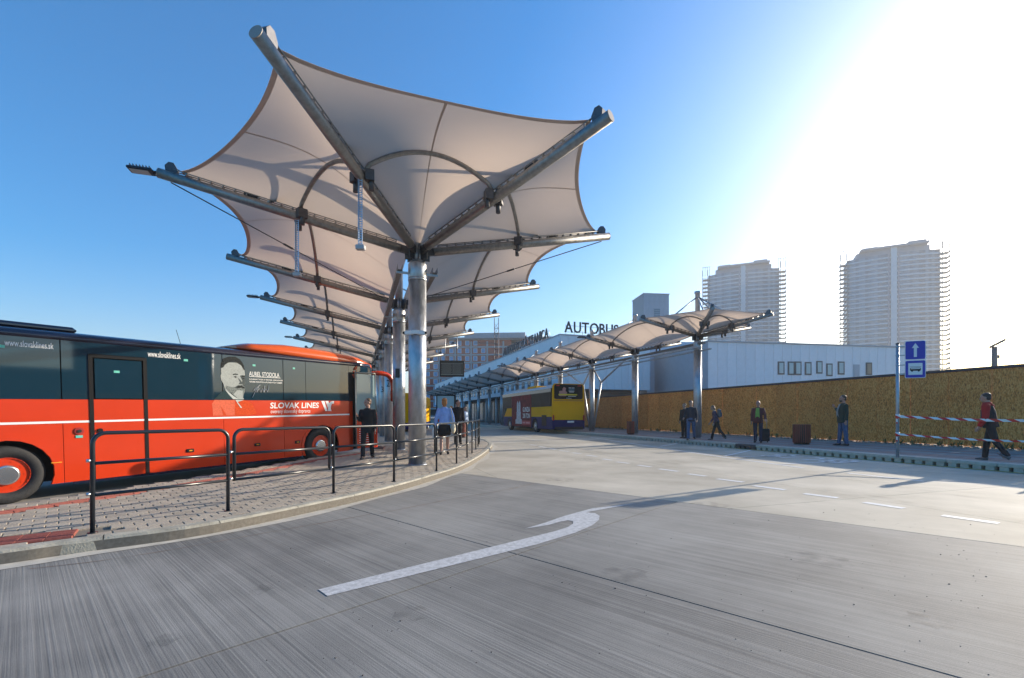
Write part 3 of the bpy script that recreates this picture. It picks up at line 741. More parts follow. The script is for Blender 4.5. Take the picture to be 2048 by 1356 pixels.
# roof
def roof_ring(x, w_, z0, z1):
    pts = []
    for i in range(17):
        a = math.pi*i/16; c, s_ = math.cos(a), math.sin(a)
        pts.append((x, math.copysign(abs(c)**.45, c)*w_, z0+(z1-z0)*s_**.6))
    return pts
MB().loft([roof_ring(x, w_, ZT+.002, z) for x, w_, z in ((-3.24, 1.22, 3.28), (-3.0, 1.27, 3.33), (0, 1.28, 3.35), (8.2, 1.28, 3.35), (8.75, 1.2, 3.31))]).build('roof', navy, coach)
MB().box((.2, -.2, 3.38), (1.5, 1.5, .13), ch=.05).build('roof_hatch', navy, coach)
MB().box((4.2, -.5, 3.37), (.5, .4, .06), ch=.02).build('roof_vent', navy, coach)
MB().tube([(2.95, -.8, 3.3), (2.85, -.8, 3.68)], .006, 5).build('aerial', trim, coach)
MB().loft([roof_ring(x, w_, z0, z) for x, w_, z0, z in ((4.2, 1.0, 3.36, 3.44), (4.6, 1.16, 3.33, 3.56), (5.6, 1.23, 3.28, 3.64), (7.2, 1.25, 3.21, 3.62), (8.3, 1.22, 3.16, 3.52), (8.95, 1.05, 3.12, 3.34), (9.15, .8, 3.12, 3.22))]).build('roof_fairing', orange_top, coach)
# nose
def nose_band(z0, z1, x0, x1, n=24, w0=1.275, w1=1.24):
    def f(u_, v_):
        y = -1+2*u_; w_ = w0+(w1-w0)*v_; xo = x0+(x1-x0)*v_
        a = y*math.pi/2; sx = math.copysign(abs(math.sin(a))**.8, a); cx = max(0, math.cos(a))**.55
        return Vector((8.62+(xo-8.62)*cx, sx*w_, z0+(z1-z0)*v_))
    return MB().grid(f, n, 6)
nose_band(.30, 1.55, 9.32, 9.36).build('nose', red, coach)
nose_band(1.56, 3.14, 9.35, 9.02, w1=1.2).build('windscreen', glass, coach)
side('nose_side', [(8.60, .30), (8.75, .30), (8.75, 1.55), (8.60, 1.55)], red, SIDE+.01)
side('door_opening', [(7.73, .32), (8.62, .32), (8.62, ZT), (7.73, ZT)], dark, SIDE+.02)
side('door_jamb', [(7.73, .30), (7.86, .30), (7.86, 1.94), (7.73, 1.94)], red, SIDE+.005)
side('corner_pillar', [(8.58, 1.56), (8.70, 1.56), (8.66, 3.05), (8.56, 3.05)], trim, SIDE+.004)
side('quarter_window', [(7.73, 2.9), (8.58, 2.9), (8.55, ZT), (7.73, ZT)], glass, SIDE+.006)
# opened front door standing proud of the side
M_ = Matrix.Translation((7.86, SIDE-.13, 0)) @ Matrix.Rotation(R(-3), 4, 'Z')
fd = MB().prism([(0, .34), (.86, .34), (.86, 1.10), (.62, 1.62), (0, 1.28)], 0, .04, M=M_ @ SM).build('front_door', red, coach)
MB().prism([(.02, 1.30), (.62, 1.64), (.86, 1.12), (.84, 2.84), (.05, 2.86)], 0, .03, M=M_ @ Matrix.Translation((0, .004, 0)) @ SM).build('pane', mat('door_glass', (.30, .40, .40), .06, spec=.8), fd)
for a, b2 in (((0, .34), (.0, 2.90)), ((.86, 1.12), (.84, 2.90)), ((0, 2.90), (.84, 2.90))):
    MB().tube([M_ @ Vector((a[0], -.02, a[1])), M_ @ Vector((b2[0], -.02, b2[1]))], .025, 6).build('frame', mat('door_frame_alloy', (.35, .34, .30), .4, .6), fd)
for q in range(8): MB().flat([(.10, 1.0-q*.075), (.30+random.uniform(.1, .35), 1.0-q*.075), (.30+.2, .985-q*.075), (.10, .985-q*.075)], M=M_ @ Matrix.Translation((0, -.045, 0)) @ SM).build('notice_line', print_w, fd)
# mirror on its curved arm
mp_ = catmull([Vector(p) for p in ((8.75, -1.05, 2.92), (9.05, -1.22, 2.95), (9.42, -1.34, 2.90), (9.62, -1.38, 2.68), (9.66, -1.38, 2.3))], 6)
mi = MB().tube(mp_, [.07]*6+[.085]*(len(mp_)-6), 12).build('mirror_arm', red, coach)
MB().box((9.66, -1.38, 2.14), (.12, .24, .44), ch=.045).build('mirror_head', red, mi)
# skirt
side('skirt', [(.72, .24), (5.9, .24), (5.9, .285), (.72, .285)], navy, SIDE+.01)
# wheels
def wheel(parent, x, y, r_, rimm, hubm, wd=.30, sgn=-1, deep=.05):
    w_ = MB(); prof = [(-.5*wd, .60*r_), (-.5*wd, .92*r_), (-.38*wd, r_), (.38*wd, r_), (.5*wd, .92*r_), (.5*wd, .60*r_)]
    rings = []
    for i in range(40):
        a = 2*math.pi*i/40; rings.append([(x+q*math.cos(a), y+o_, r_+q*math.sin(a)) for o_, q in prof])
    rings.append(rings[0]); w_.loft(rings, cap=False); wh = w_.build('wheel', rubber, parent)
    ys = y+sgn*(wd/2-deep)
    rm = MB()
    pr = [(0.005, .62*r_), (.035, .60*r_), (-.03, .54*r_), (-.035, .40*r_), (.0, .32*r_), (.0, .0)]
    rings = [[(x+q*math.cos(2*math.pi*i/32), ys+sgn*(o_+.02), r_+q*math.sin(2*math.pi*i/32)) for i in range(32)] for o_, q in pr[:-1]]
    rm.loft(rings, cap=True); rm.build('rim', rimm, wh)
    hb = MB().tube([(x, ys, r_), (x, ys+sgn*.06, r_), (x, ys+sgn*.075, r_)], [.36*r_, .34*r_, .28*r_], 24).build('hub', hubm, wh)
    nb = MB()
    for q in range(10):
        a = q*math.pi/5; nb.tube([(x+.46*r_*math.cos(a), ys, r_+.46*r_*math.sin(a)), (x+.46*r_*math.cos(a), ys+sgn*.03, r_+.46*r_*math.sin(a))], .018, 6)
    nb.build('wheel_nuts', rimm, wh)
    return wh
for cx in (RX, FX):
    wheel(coach, cx, -1.07, WRAD, red, chrome); wheel(coach, cx, 1.07, WRAD, red, chrome, sgn=1)
# marker lamps, fuel caps, tags
for px, py in ((382, 901), (516, 889), (596, 884)):
    x, z = cs(px, py); l_ = MB().box((x, SIDE-.008, z), (.17, .03, .085), ch=.014).build('marker_lamp', trim, coach); MB().box((x, SIDE-.026, z), (.075, .012, .03), ch=.005).build('lens', amber, l_)
x, z = cs(115, 925); MB().box((x, SIDE-.006, z), (.16, .016, .022), ch=.005).build('side_reflector', amber, coach)
x, z = cs(162, 862); e_ = MB().tube([(x, SIDE, z), (x, SIDE-.02, z)], .075, 18).build('emergency_knob', mat('knob_dark_red', (.35, .02, .015), .4), coach)
MB().tube([(x, SIDE-.02, z), (x, SIDE-.035, z)], .035, 12).build('knob', dark, e_)
grn = mat('green_tag', (.12, .52, .42), .5)
for px, py, w_ in ((162, 873, .11), (10, 693, .13), (240, 744, .10), (378, 721, .09), (513, 731, .08), (592, 737, .07)):
    x, z = cs(px, py); side('safety_tag', [(x-w_/2, z-.025), (x+w_/2, z-.025), (x+w_/2, z+.025), (x-w_/2, z+.025)], grn, SIDE-.012 if py > 740 and px < 300 else SIDE-.003, .004)
def ct(body, a, b2, m=print_w, off=.006, **kw):
    x0, z1 = cs(*a); x1, _ = cs(b2[0], b2[1]); _, z0 = cs(*b2)
    zz1 = cs(a[0], a[1])[1]; zz0 = cs(b2[0], b2[1])[1]
    return x0, x1, zz0, zz1
def ctext(body, px0, px1, pyt, pyb, m=print_w, off=.002, **kw):
    if pyb < 797: off = -.0025
    """lettering between two photo columns; pyt, pyb: its top and base row at px0"""
    x0, z1 = cs(px0, pyt); _, z0 = cs(px0, pyb); x1, _ = cs(px1, pyb)
    return text_fit(body, x0, x1, z0, z1, Matrix.Translation((0, SIDE-off, 0)) @ SM, m, coach, **kw)
ctext('SLOVAK LINES', 543, 640, 805, 817, bold=.02, shear=.1)
ctext('overený slovenský dopravca', 544, 623, 819, 829)
ctext('www.slovaklines.sk', 20, 117, 679, 692, bold=.01); ctext('www.slovaklines.sk', 303, 368, 702, 714, bold=.01)
ctext('AUREL STODOLA', 503, 563, 743, 752)
ctext('SLOVENSKÝ FYZIK A TECHNIK, ZAKLADATEĽ', 503, 570, 756.5, 760, bold=.012); ctext('TEÓRIE PARNÝCH A PLYNOVÝCH TURBÍN', 503, 568, 761.5, 765, bold=.012)
x0, z0 = cs(503, 752.5); x1, z1 = cs(565, 755); side('print_line', [(x0, z0-.016), (x1, z0-.016), (x1, z0-.004), (x0, z0-.004)], print_w, SIDE-.003, .004)
sg = catmull([Vector((*cs(px, py), 0)) for px, py in ((508, 795), (517, 778), (524, 770), (514, 777), (511, 782), (520, 774), (517, 785), (522, 777), (525, 785), (528, 777), (531, 785), (533, 771), (531, 785), (535, 778), (538, 784), (541, 771))], 4)
MB().tube([(p.x, SIDE-.008, p.y) for p in sg], .011, 5, ell=.3).build('signature', print_w, coach)
for q, (px0, px1, px2) in enumerate(((645, 652, 657), (653, 660, 664))):
    pts = [(px0, 802), (px0+6, 802), (px1+5, 822), (px1+1, 822)]
    side('emblem_stroke', [cs(*p) for p in pts], print_w, SIDE-.004, .006)
side('emblem_stroke', [cs(*p) for p in ((658, 822), (663, 822), (664, 812), (666, 808), (670, 807), (670, 802), (664, 803), (660, 807), (658, 813))], print_w, SIDE-.007, .006)
# the generic bearded portrait: flat tones, thin print layers
tone = {k: mat('print_'+k, c, .8, 0, .18, 30, spec=.05) for k, c in dict(face=(.36, .385, .37), mid=(.09, .105, .105), hair=(.10, .11, .11), beard=(.44, .47, .45), coatg=(.03, .055, .06), pink=(.66, .14, .075), pink2=(.60, .075, .022), shirt=(.5, .54, .51)).items()}
tone['beard'] = mat('print_beard2', (.04, .05, .05), .8, 0, 0, 60, spec=.05, col2=(.32, .35, .33), stretch=(1, 1, .6))
tone['hair'] = mat('print_hair2', (.003, .004, .004), .8, 0, 0, 45, spec=.05, col2=(.06, .066, .066))
def pp(x, y): return cs(410+x/9.309, 700+y/9.309)
def tonep(k, pts, lay):
    side('portrait_tone', [pp(*p) for p in pts], tone[k], SIDE-.001-lay*.0012, .0016)
tonep('coatg', [(215, 915), (330, 800), (405, 740), (470, 800), (560, 870), (620, 915)], 0)
tonep('shirt', [(410, 735), (450, 760), (560, 850), (640, 905), (755, 900), (750, 917), (560, 917), (480, 830)], 1)
tonep('face', [(345, 330), (352, 270), (400, 245), (520, 235), (640, 240), (730, 290), (778, 370), (786, 470), (760, 500), (735, 580), (735, 640), (770, 690), (760, 760), (640, 830), (520, 800), (415, 740), (385, 630), (345, 560), (335, 480), (350, 450)], 2)
tonep('hair', [(345, 340), (350, 250), (400, 160), (500, 130), (610, 130), (700, 180), (760, 270), (785, 370), (770, 380), (720, 290), (640, 240), (560, 220), (470, 245), (420, 280), (385, 330)], 3)
tonep('mid', [(690, 480), (740, 470), (786, 480), (790, 620), (745, 690), (735, 640), (745, 590), (720, 540)], 3)
tonep('hair', [(560, 455), (600, 440), (660, 450), (655, 466), (600, 462), (565, 475)], 4)
tonep('hair', [(720, 490), (780, 480), (785, 500), (730, 510)], 4)
tonep('hair', [(570, 500), (610, 488), (645, 505), (610, 520)], 4)
tonep('hair', [(730, 530), (775, 522), (780, 540), (740, 545)], 4)
tonep('mid', [(650, 520), (690, 600), (660, 640), (730, 640), (738, 612), (700, 560)], 3)
tonep('beard', [(430, 660), (520, 690), (600, 690), (650, 655), (720, 650), (785, 690), (775, 770), (750, 850), (740, 905), (640, 900), (560, 830), (480, 770), (425, 720)], 4)
tonep('hair', [(600, 700), (650, 668), (720, 665), (785, 705), (770, 720), (720, 705), (650, 712)], 5)
tonep('face', [(560, 830), (640, 745), (735, 760), (740, 900), (640, 898)], 5)
tonep('pink', [(215, 930), (600, 930), (590, 1000), (580, 1220), (180, 1222), (175, 1100), (165, 1000)], 0)
tonep('pink2', [(590, 1000), (640, 960), (760, 930), (900, 990), (960, 1100), (985, 1180), (860, 1215), (580, 1222)], 1)
tonep('pink2', [(330, 1050), (380, 1130), (430, 1215), (370, 1215)], 2)
tonep('shirt', [(600, 930), (760, 930), (640, 965), (720, 1080), (690, 1075), (635, 990)], 3)
# dotted print on the front pillar
for _ in range(46):
    t_ = random.random(); px = 722-t_*9+random.uniform(-5, 5)-(1 if t_ > .3 else 0); py = 712+t_*46
    if t_ < .25: px = random.uniform(690, 727); py = 703+(px-690)*.32+random.uniform(0, 8)
    x, z = cs(px, py); r_ = random.uniform(.02, .045)
    if z < 3.10: MB().flat([(x+r_*math.cos(a), z+r_*math.sin(a)) for a in [i*math.pi/3 for i in range(6)]], M=Matrix.Translation((0, SIDE-.012, 0)) @ SM).build('print_dot', tone['pink'], coach)

# bay surface the coach stands on
bay = MB().flat([(-9, -4.2), (11, -4.2), (11, 30), (-9, 30)]).build('bay_road', concrete('bay_concrete', (.20, .19, .18), (.32, .30, .28), 0, .1), kind='structure')
bay.location = (CO.x, CO.y, CZ); bay.rotation_euler = coach.rotation_euler

# ---- yellow bus
yel = mat('bus_yellow', (.84, .41, .003), .45, coat=0., var=.04, scale=1); blu = mat('bus_blue', (.006, .014, .11), .4, coat=.1)
bglass = mat('bus_glass', (.012, .016, .02), .08, spec=.3); roofw = mat('bus_roof', (.46, .52, .58), .4)
adred = mat('ad_print', (.10, .012, .018), .45, 0, 0, 3, col2=(.30, .035, .04)); tail = mat('tail_lamp', (.45, .02, .015), .25)
for k_ in ('bus_glass', 'bus_blue', 'bus_yellow', 'ad_print'): MATS[k_].node_tree.nodes['Principled BSDF'].inputs['IOR'].default_value = 1.12
BR = Vector((2.86, 33.0, 0)); bo = BR+Vector((V2.x, V2.y, 0))*1.275
bus = thing('city_bus', 'yellow and blue bus pulled in beside the fence platform, seen from behind', 'bus', bo, TH+math.pi/2)
def bside(name, poly, m, y=1.275, th=.03, parent=None):
    return MB().prism(poly, 0, th, M=Matrix.Translation((0, y, 0)) @ SM).build(name, m, parent or bus)
Lb_ = 11.9
def barch(cx, r_=.60): return arch(cx, .50, r_, .32)
core = MB().box((Lb_/2, 0, 2.2), (Lb_-.1, 2.46, 2.2)); core.box((Lb_/2, 0, .75), (Lb_-.1, 1.6, .9)); core.build('body_shell', trim, bus)
for a, b2 in ((.02, 1.55), (1.57, 2.3), (2.32, 4.12), (9.06, Lb_-.5)):
    poly = [(a, .32), (a, 1.22), (b2, 1.22), (b2, .32)]
    for cx in (3.35, 9.75):
        if a < cx < b2: poly += barch(cx)
    bside('skirt_panel', poly, blu)
bside('vent_grille', [(1.0, .55), (1.9, .55), (1.9, 1.35), (1.0, 1.35)], trim, 1.288, .01)
for a, b2 in ((.02, 2.05), (2.07, 4.12)): bside('waist_panel', [(a, 1.225), (b2, 1.225), (b2, 1.98), (a, 1.98)], yel)
bside('waist_panel', [(9.06, 1.225), (Lb_-.6, 1.225), (Lb_-1.5, 1.98), (9.06, 1.98)], yel)
for a, b2 in ((.25, 2.2), (2.23, 4.12), (9.08, 10.4), (10.43, Lb_-.1)): bside('window', [(a, 1.985), (b2, 1.985), (b2, 3.02), (a, 3.02)], bglass, 1.27)
bside('window_band', [(.2, 3.03), (Lb_, 3.03), (Lb_, 3.30), (.2, 3.30)], navy, 1.272)
ad = bside('advert_panel', [(4.14, .40), (9.04, .40), (9.04, 3.02), (4.14, 3.02)], adred, 1.28)
for cx in (): pass
wlt = mat('ad_light', (.55, .56, .58), .5, 0, .4, 8); adr = mat('ad_red', (.5, .03, .05), .5)
TX = Matrix.Translation((0, 1.290, 0)) @ Matrix.Rotation(math.pi, 4, 'Z') @ SM
text_fit('GUNZIA', -6.1, -4.4, 1.62, 2.02, TX, print_w, ad, bold=.02); text_fit('208 TON', -6.1, -4.4, 1.10, 1.50, TX, print_w, ad, bold=.02)
MB().flat([(-6.3, .55), (-4.25, .55), (-4.25, .9), (-6.3, .9)], M=TX, z=-.003).build('advert_block', adr, ad); [MB().flat([(a, .66), (a+.17, .66), (a+.17, .79), (a, .79)], M=TX).build('advert_print', mat('ad_pink', (.75, .35, .38), .5), ad) for a in (-6.1, -5.88, -5.66, -5.3, -5.08, -4.86, -4.64)]
for cx, hw, hz in ((-7.4, .22, 2.5), (-6.9, .22, 2.5), (-7.15, .55, 1.75), (-7.15, .85, 1.1)):
    MB().flat([(cx-hw, .6), (cx+hw, .6), (cx+hw, hz-.15), (cx, hz+.12), (cx-hw, hz-.15)], M=TX, z=-.004+hw*.002).build('advert_tower', wlt, ad)
MB().loft([[(x, y, z) for y, z in ((-w_, 3.3), (-w_*.97, 3.43), (-w_*.8, 3.52), (w_*.8, 3.52), (w_*.97, 3.43), (w_, 3.3))] for x, w_ in ((.05, 1.26), (.2, 1.28), (Lb_-.3, 1.28), (Lb_, 1.2))], sm=False).build('roof', roofw, bus)
MB().box((5.0, .2, 3.60), (1.9, 1.5, .22), ch=.06).build('air_unit', yel, bus); MB().box((7.6, .2, 3.57), (2.8, 1.4, .14), ch=.05).build('roof_pod', mat('pod_cream', (.62, .58, .48), .4), bus)
# rear
RM = Matrix.Translation((0, 0, 0)) @ Matrix.Rotation(-math.pi/2, 4, 'Z') @ SM      # sheet x -> across, y -> up, faces backwards
def brear(name, poly, m, x=0., th=.03, parent=None): return MB().prism(poly, 0, th, M=Matrix.Translation((x, 0, 0)) @ RM).build(name, m, parent or bus)
brear('rear_shell', [(-1.275, 1.0), (1.275, 1.0), (1.28, 2.4), (1.25, 3.45), (1.12, 3.62), (-1.12, 3.62), (-1.25, 3.45), (-1.28, 2.4)], yel, -.02, .08)
def rrect(x0, x1, y0, y1, r_, n=5):
    out = []
    for cx, cy, a0 in ((x1-r_, y0+r_, -90), (x1-r_, y1-r_, 0), (x0+r_, y1-r_, 90), (x0+r_, y0+r_, 180)):
        out += [(cx+r_*math.cos(R(a0+90*i/n)), cy+r_*math.sin(R(a0+90*i/n))) for i in range(n+1)]
    return out
rw_ = brear('rear_window', rrect(-1.14, 1.14, 2.50, 3.58, .16), bglass, -.085, .02)
lamps_ = []
for sx in (-.85, .85): brear('high_lamp', rrect(sx-.14, sx+.14, 3.44, 3.52, .03), tail, -.11, .02)
def M2(px): return Matrix.Translation((px, 0, 0)) @ RM
skin_ad = mat('ad_skin', (.45, .22, .20), .5)
MB().flat([(-.75, 2.72), (-.2, 2.72), (-.12, 3.0), (-.25, 3.1), (-.2, 3.3), (-.38, 3.38), (-.5, 3.22), (-.48, 3.12), (-.75, 3.08)], M=M2(-.115) @ Matrix.Identity(4)).build('rear_advert', skin_ad, rw_)
MB().flat([(-.8, 2.78), (.68, 2.78), (.68, 2.88), (-.8, 2.88)], M=M2(-.118)).build('rear_advert_bar', mat('ad_yellow', (.6, .5, .03), .5), rw_)
text_fit('irisbus', -.18, .22, 2.54, 2.62, M2(-.116), print_w, rw_)
MB().flat([(0, 3.12), (.46, 3.12), (.46, 3.36), (0, 3.36)], M=M2(-.115)).build('rear_advert_field', mat('ad_teal', (.02, .09, .14), .5), rw_)
for z, a, b2 in ((3.31, 0, .2), (3.31, .26, .46), (3.07, 0, .46), (3.0, .05, .42), (2.70, -.05, .6)): MB().flat([(a, z), (b2, z), (b2, z+.03), (a, z+.03)], M=M2(-.116)).build('rear_print', print_w, rw_)
brear('engine_cover', rrect(-1.14, 1.14, 1.02, 2.34, .07), yel, -.075, .04); brear('cover_lip', [(-1.16, 2.36), (1.16, 2.36), (1.16, 2.44), (-1.16, 2.44)], mat('bus_yellow_deep', (.55, .22, .006), .35), -.11, .04)
bm = MB().loft([[(x, y, z) for y, z in ((-1.27, .34), (1.27, .34), (1.28, .5), (1.28, .98), (-1.28, .98), (-1.28, .5))] for x in (.35, -.08, -.14)], sm=False).build('bumper', blu, bus)
brear('number_plate', rrect(-.12, .42, .80, .93, .02), print_w, -.142, .012)
for sx in (-1.2, 1.2): brear('tail_lamp', rrect(sx-.05, sx+.05, .95, 1.35, .02), tail, -.12, .04)
for cx in (3.35, 9.75):
    for sy in (1, -1): wheel(bus, cx, sy*1.08, .5, mat('grey_rim', (.30, .31, .33), .4, .5), chrome, sgn=sy)
MB().box((-.2+.1, 0, .4), (.3, 2.2, .2)).build('underbody', dark, bus)
# a second yellow bus and a van far behind the column, partly hidden
b2p = P(866, 850, 44); far_bus = thing('parked_bus', 'yellow bus waiting far down the lane behind the front column', 'bus', (b2p.x-1.5, b2p.y, 0), R(-85))
MB().box((5, 0, 1.7), (10, 2.5, 2.6), ch=.12).build('body', yel, far_bus); MB().box((-.02, 0, 2.4), (.1, 2.2, 1.0), ch=.04).build('windscreen', bglass, far_bus)
MB().box((5, 0, .55), (10.04, 2.53, .5), ch=.05).build('skirt', blu, far_bus); MB().box((0-.04, 0, 3.0), (.08, 1.6, .25)).build('destination_box', dark, far_bus)
for cx in (2.2, 8.0):
    for sy in (1, -1): wheel(far_bus, cx, sy*1.1, .48, mat('grey_rim', (.3, .31, .33), .4, .5), chrome, sgn=sy)
# ------------------------------------------------------------------ chipboard fence
def osb_mat():
    m = bpy.data.materials.new('oriented_strand_board'); m.use_nodes = True; n = m.node_tree; b = n.nodes['Principled BSDF']; L = n.links.new
    tc = n.nodes.new('ShaderNodeTexCoord'); oi = n.nodes.new('ShaderNodeObjectInfo')
    ad = n.nodes.new('ShaderNodeVectorMath'); ad.operation = 'ADD'; L(tc.outputs['Object'], ad.inputs[0])
    sc = n.nodes.new('ShaderNodeVectorMath'); sc.operation = 'SCALE'; sc.inputs[3].default_value = 40; L(oi.outputs['Random'], sc.inputs[0]); L(sc.outputs[0], ad.inputs[1])
    cols = []
    prev = None
    for k, (rot, s_) in enumerate(((.25, (1, 44, 15)), (-.35, (1, 50, 14)), (.9, (1, 38, 18)))):
        mp = n.nodes.new('ShaderNodeMapping'); mp.inputs['Rotation'].default_value = (rot, 0, 0); mp.inputs['Scale'].default_value = s_; L(ad.outputs[0], mp.inputs[0])
        vo = n.nodes.new('ShaderNodeTexVoronoi'); vo.inputs['Scale'].default_value = 1.; L(mp.outputs[0], vo.inputs[0])
        sp = n.nodes.new('ShaderNodeSeparateColor'); L(vo.outputs['Color'], sp.inputs[0]); cols.append(sp.outputs[k])
    mx = n.nodes.new('ShaderNodeMath'); mx.operation = 'ADD'; L(cols[0], mx.inputs[0]); L(cols[1], mx.inputs[1])
    m2 = n.nodes.new('ShaderNodeMath'); m2.operation = 'ADD'; L(mx.outputs[0], m2.inputs[0]); L(cols[2], m2.inputs[1])
    no = n.nodes.new('ShaderNodeTexNoise'); no.inputs['Scale'].default_value = .8; no.inputs['Detail'].default_value = 4; L(tc.outputs['Object'], no.inputs[0])
    m3 = n.nodes.new('ShaderNodeMath'); m3.operation = 'ADD'; L(m2.outputs[0], m3.inputs[0]); L(no.outputs[0], m3.inputs[1])
    m4 = n.nodes.new('ShaderNodeMath'); m4.operation = 'MULTIPLY'; m4.inputs[1].default_value = .27; L(m3.outputs[0], m4.inputs[0])
    rp = n.nodes.new('ShaderNodeValToRGB'); e = rp.color_ramp.elements
    e[0].position = .22; e[0].color = (.36, .088, .012, 1); e[1].position = .78; e[1].color = (.97, .48, .14, 1)
    q = e.new(.5); q.color = (.80, .26, .038, 1)
    L(m4.outputs[0], rp.inputs[0])
    vr = n.nodes.new('ShaderNodeMapRange'); vr.inputs[3].default_value = .82; vr.inputs[4].default_value = 1.08; L(oi.outputs['Random'], vr.inputs[0])
    mu = n.nodes.new('ShaderNodeMix'); mu.data_type = 'RGBA'; mu.blend_type = 'MULTIPLY'; mu.inputs[0].default_value = 1; L(rp.outputs[0], mu.inputs[6]); L(vr.outputs[0], mu.inputs[7]); L(mu.outputs[2], b.inputs['Base Color']); b.inputs['Roughness'].default_value = .7
    bp = n.nodes.new('ShaderNodeBump'); bp.inputs['Strength'].default_value = .3; bp.inputs['Distance'].default_value = .01; L(m2.outputs[0], bp.inputs['Height']); L(bp.outputs[0], b.inputs['Normal'])
    return m
osb = osb_mat()
fence = thing('chipboard_fence', 'tall brown chipboard hoarding with a dark top rail behind the platform', 'fence', W(21, 0, .15), TH)
fp_ = MB().box((0, 0, 1.44), (.018, 1.238, 2.74)).mesh('board', osb)
for i in range(40):
    k = -4.5+i*1.25; inst('board', fp_, fence, Matrix.Translation((random.uniform(-.004, .004), k, random.uniform(-.012, .012))))
    if i % 2 == 0: MB().box((.09, k+.62, 1.35), (.08, .08, 3.0)).build('post', mat('fence_timber', (.25, .16, .08), .8), fence)
MB().box((.0, 20, 2.84), (.10, 49.6, .10), ch=.01).build('top_rail', mat('fence_rail', (.035, .035, .045), .6), fence)
for z in (.35, 1.4, 2.5): MB().box((.04, 20, z), (.05, 49.4, .09)).build('batten', mat('fence_timber', (.25, .16, .08), .8), fence)

# ------------------------------------------------------------------ sign post, tape
blue = mat('sign_blue', (.008, .022, .38), .35); signw = mat('sign_white', (.72, .74, .74), .4)
sp_ = Vector((10.37, 12.36, RZ)); post = thing('sign_post', 'grey steel post with a blue arrow sign over a blue bus stop sign', 'sign', sp_, math.atan2(-10.37, 12.36)*.55)
MB().tube([(0, 0, 0), (0, 0, 3.05)], .038, 14).build('pole', mat('pole_steel', (.34, .40, .46), .4, .7, .15, 8), post); MB().tube([(0, 0, 3.05), (0, 0, 3.07)], .044, 14).build('pole_cap', trim, post)
def plate(zc, h, ww):
    p_ = MB().prism(rrect(-ww/2, ww/2, -h/2, h/2, .035), 0, .012, M=Matrix.Translation((.36, -.045, zc)) @ SM).build('sign_plate', signw, post)
    MB().prism(rrect(-ww/2+.012, ww/2-.012, -h/2+.012, h/2-.012, .03), 0, .003, M=Matrix.Translation((.36, -.058, zc)) @ SM).build('sign_face', blue, p_)
    for z in (-.12, .12): MB().box((.12, -.02, zc+z), (.34, .03, .03)).build('clamp', galv, p_)
    return p_
p1_ = plate(2.86, .50, .44); p2_ = plate(2.36, .47, .44)
FM = Matrix.Translation((.36, -.063, 2.86)) @ SM
MB().flat([(-.032, -.18), (.032, -.18), (.032, .06), (.075, .06), (0, .19), (-.075, .06), (-.032, .06)], M=FM).build('arrow', signw, p1_)
FM = Matrix.Translation((.36, -.063, 2.36)) @ SM
MB().flat(rrect(-.15, .15, -.15, .16, .012), M=FM).build('white_field', signw, p2_)
MB().flat(rrect(-.115, .115, -.045, .035, .02), M=FM, z=.002).build('bus_symbol', trim, p2_)
for sx in (-.07, .07): MB().flat([(sx+.02*math.cos(a), -.05+.02*math.sin(a)) for a in [i*math.pi/5 for i in range(10)]], M=FM, z=.0025).build('bus_symbol_wheel', trim, p2_)
MB().flat([(-.1, 0), (.1, 0), (.1, .022), (-.1, .022)], M=FM, z=.003).build('bus_symbol_window', signw, p2_); MB().flat([(-.12, .06), (.12, .06), (.12, .067), (-.12, .067)], M=FM, z=.002).build('sign_line', trim, p2_)

def tape_mat():
    m = bpy.data.materials.new('barrier_tape'); m.use_nodes = True; n = m.node_tree; b = n.nodes['Principled BSDF']; L = n.links.new
    tc = n.nodes.new('ShaderNodeTexCoord'); sx = n.nodes.new('ShaderNodeSeparateXYZ'); L(tc.outputs['Object'], sx.inputs[0])
    a = n.nodes.new('ShaderNodeMath'); a.operation = 'MULTIPLY'; a.inputs[1].default_value = 3.4; L(sx.outputs[0], a.inputs[0])
    z = n.nodes.new('ShaderNodeMath'); z.operation = 'MULTIPLY'; z.inputs[1].default_value = 6; L(sx.outputs[2], z.inputs[0])
    s_ = n.nodes.new('ShaderNodeMath'); s_.operation = 'ADD'; L(a.outputs[0], s_.inputs[0]); L(z.outputs[0], s_.inputs[1])
    f = n.nodes.new('ShaderNodeMath'); f.operation = 'FRACT'; L(s_.outputs[0], f.inputs[0]); g = n.nodes.new('ShaderNodeMath'); g.operation = 'GREATER_THAN'; g.inputs[1].default_value = .52; L(f.outputs[0], g.inputs[0])
    mx = n.nodes.new('ShaderNodeMix'); mx.data_type = 'RGBA'; mx.inputs[6].default_value = (.78, .76, .74, 1); mx.inputs[7].default_value = (.70, .02, .008, 1); L(g.outputs[0], mx.inputs[0]); L(mx.outputs[2], b.inputs['Base Color']); b.inputs['Roughness'].default_value = .35
    return m
tapem = tape_mat()
endp = Vector((13.2, 10.6, RZ))
end_post = thing('tape_post', 'grey steel post holding the far end of the striped tapes', 'post', endp); MB().tube([(0, 0, 0), (0, 0, 1.5)], .035, 12).build('pole', galv, end_post); MB().tube([(0, 0, 0), (0, 0, .02)], .12, 16).build('foot', galv, end_post)
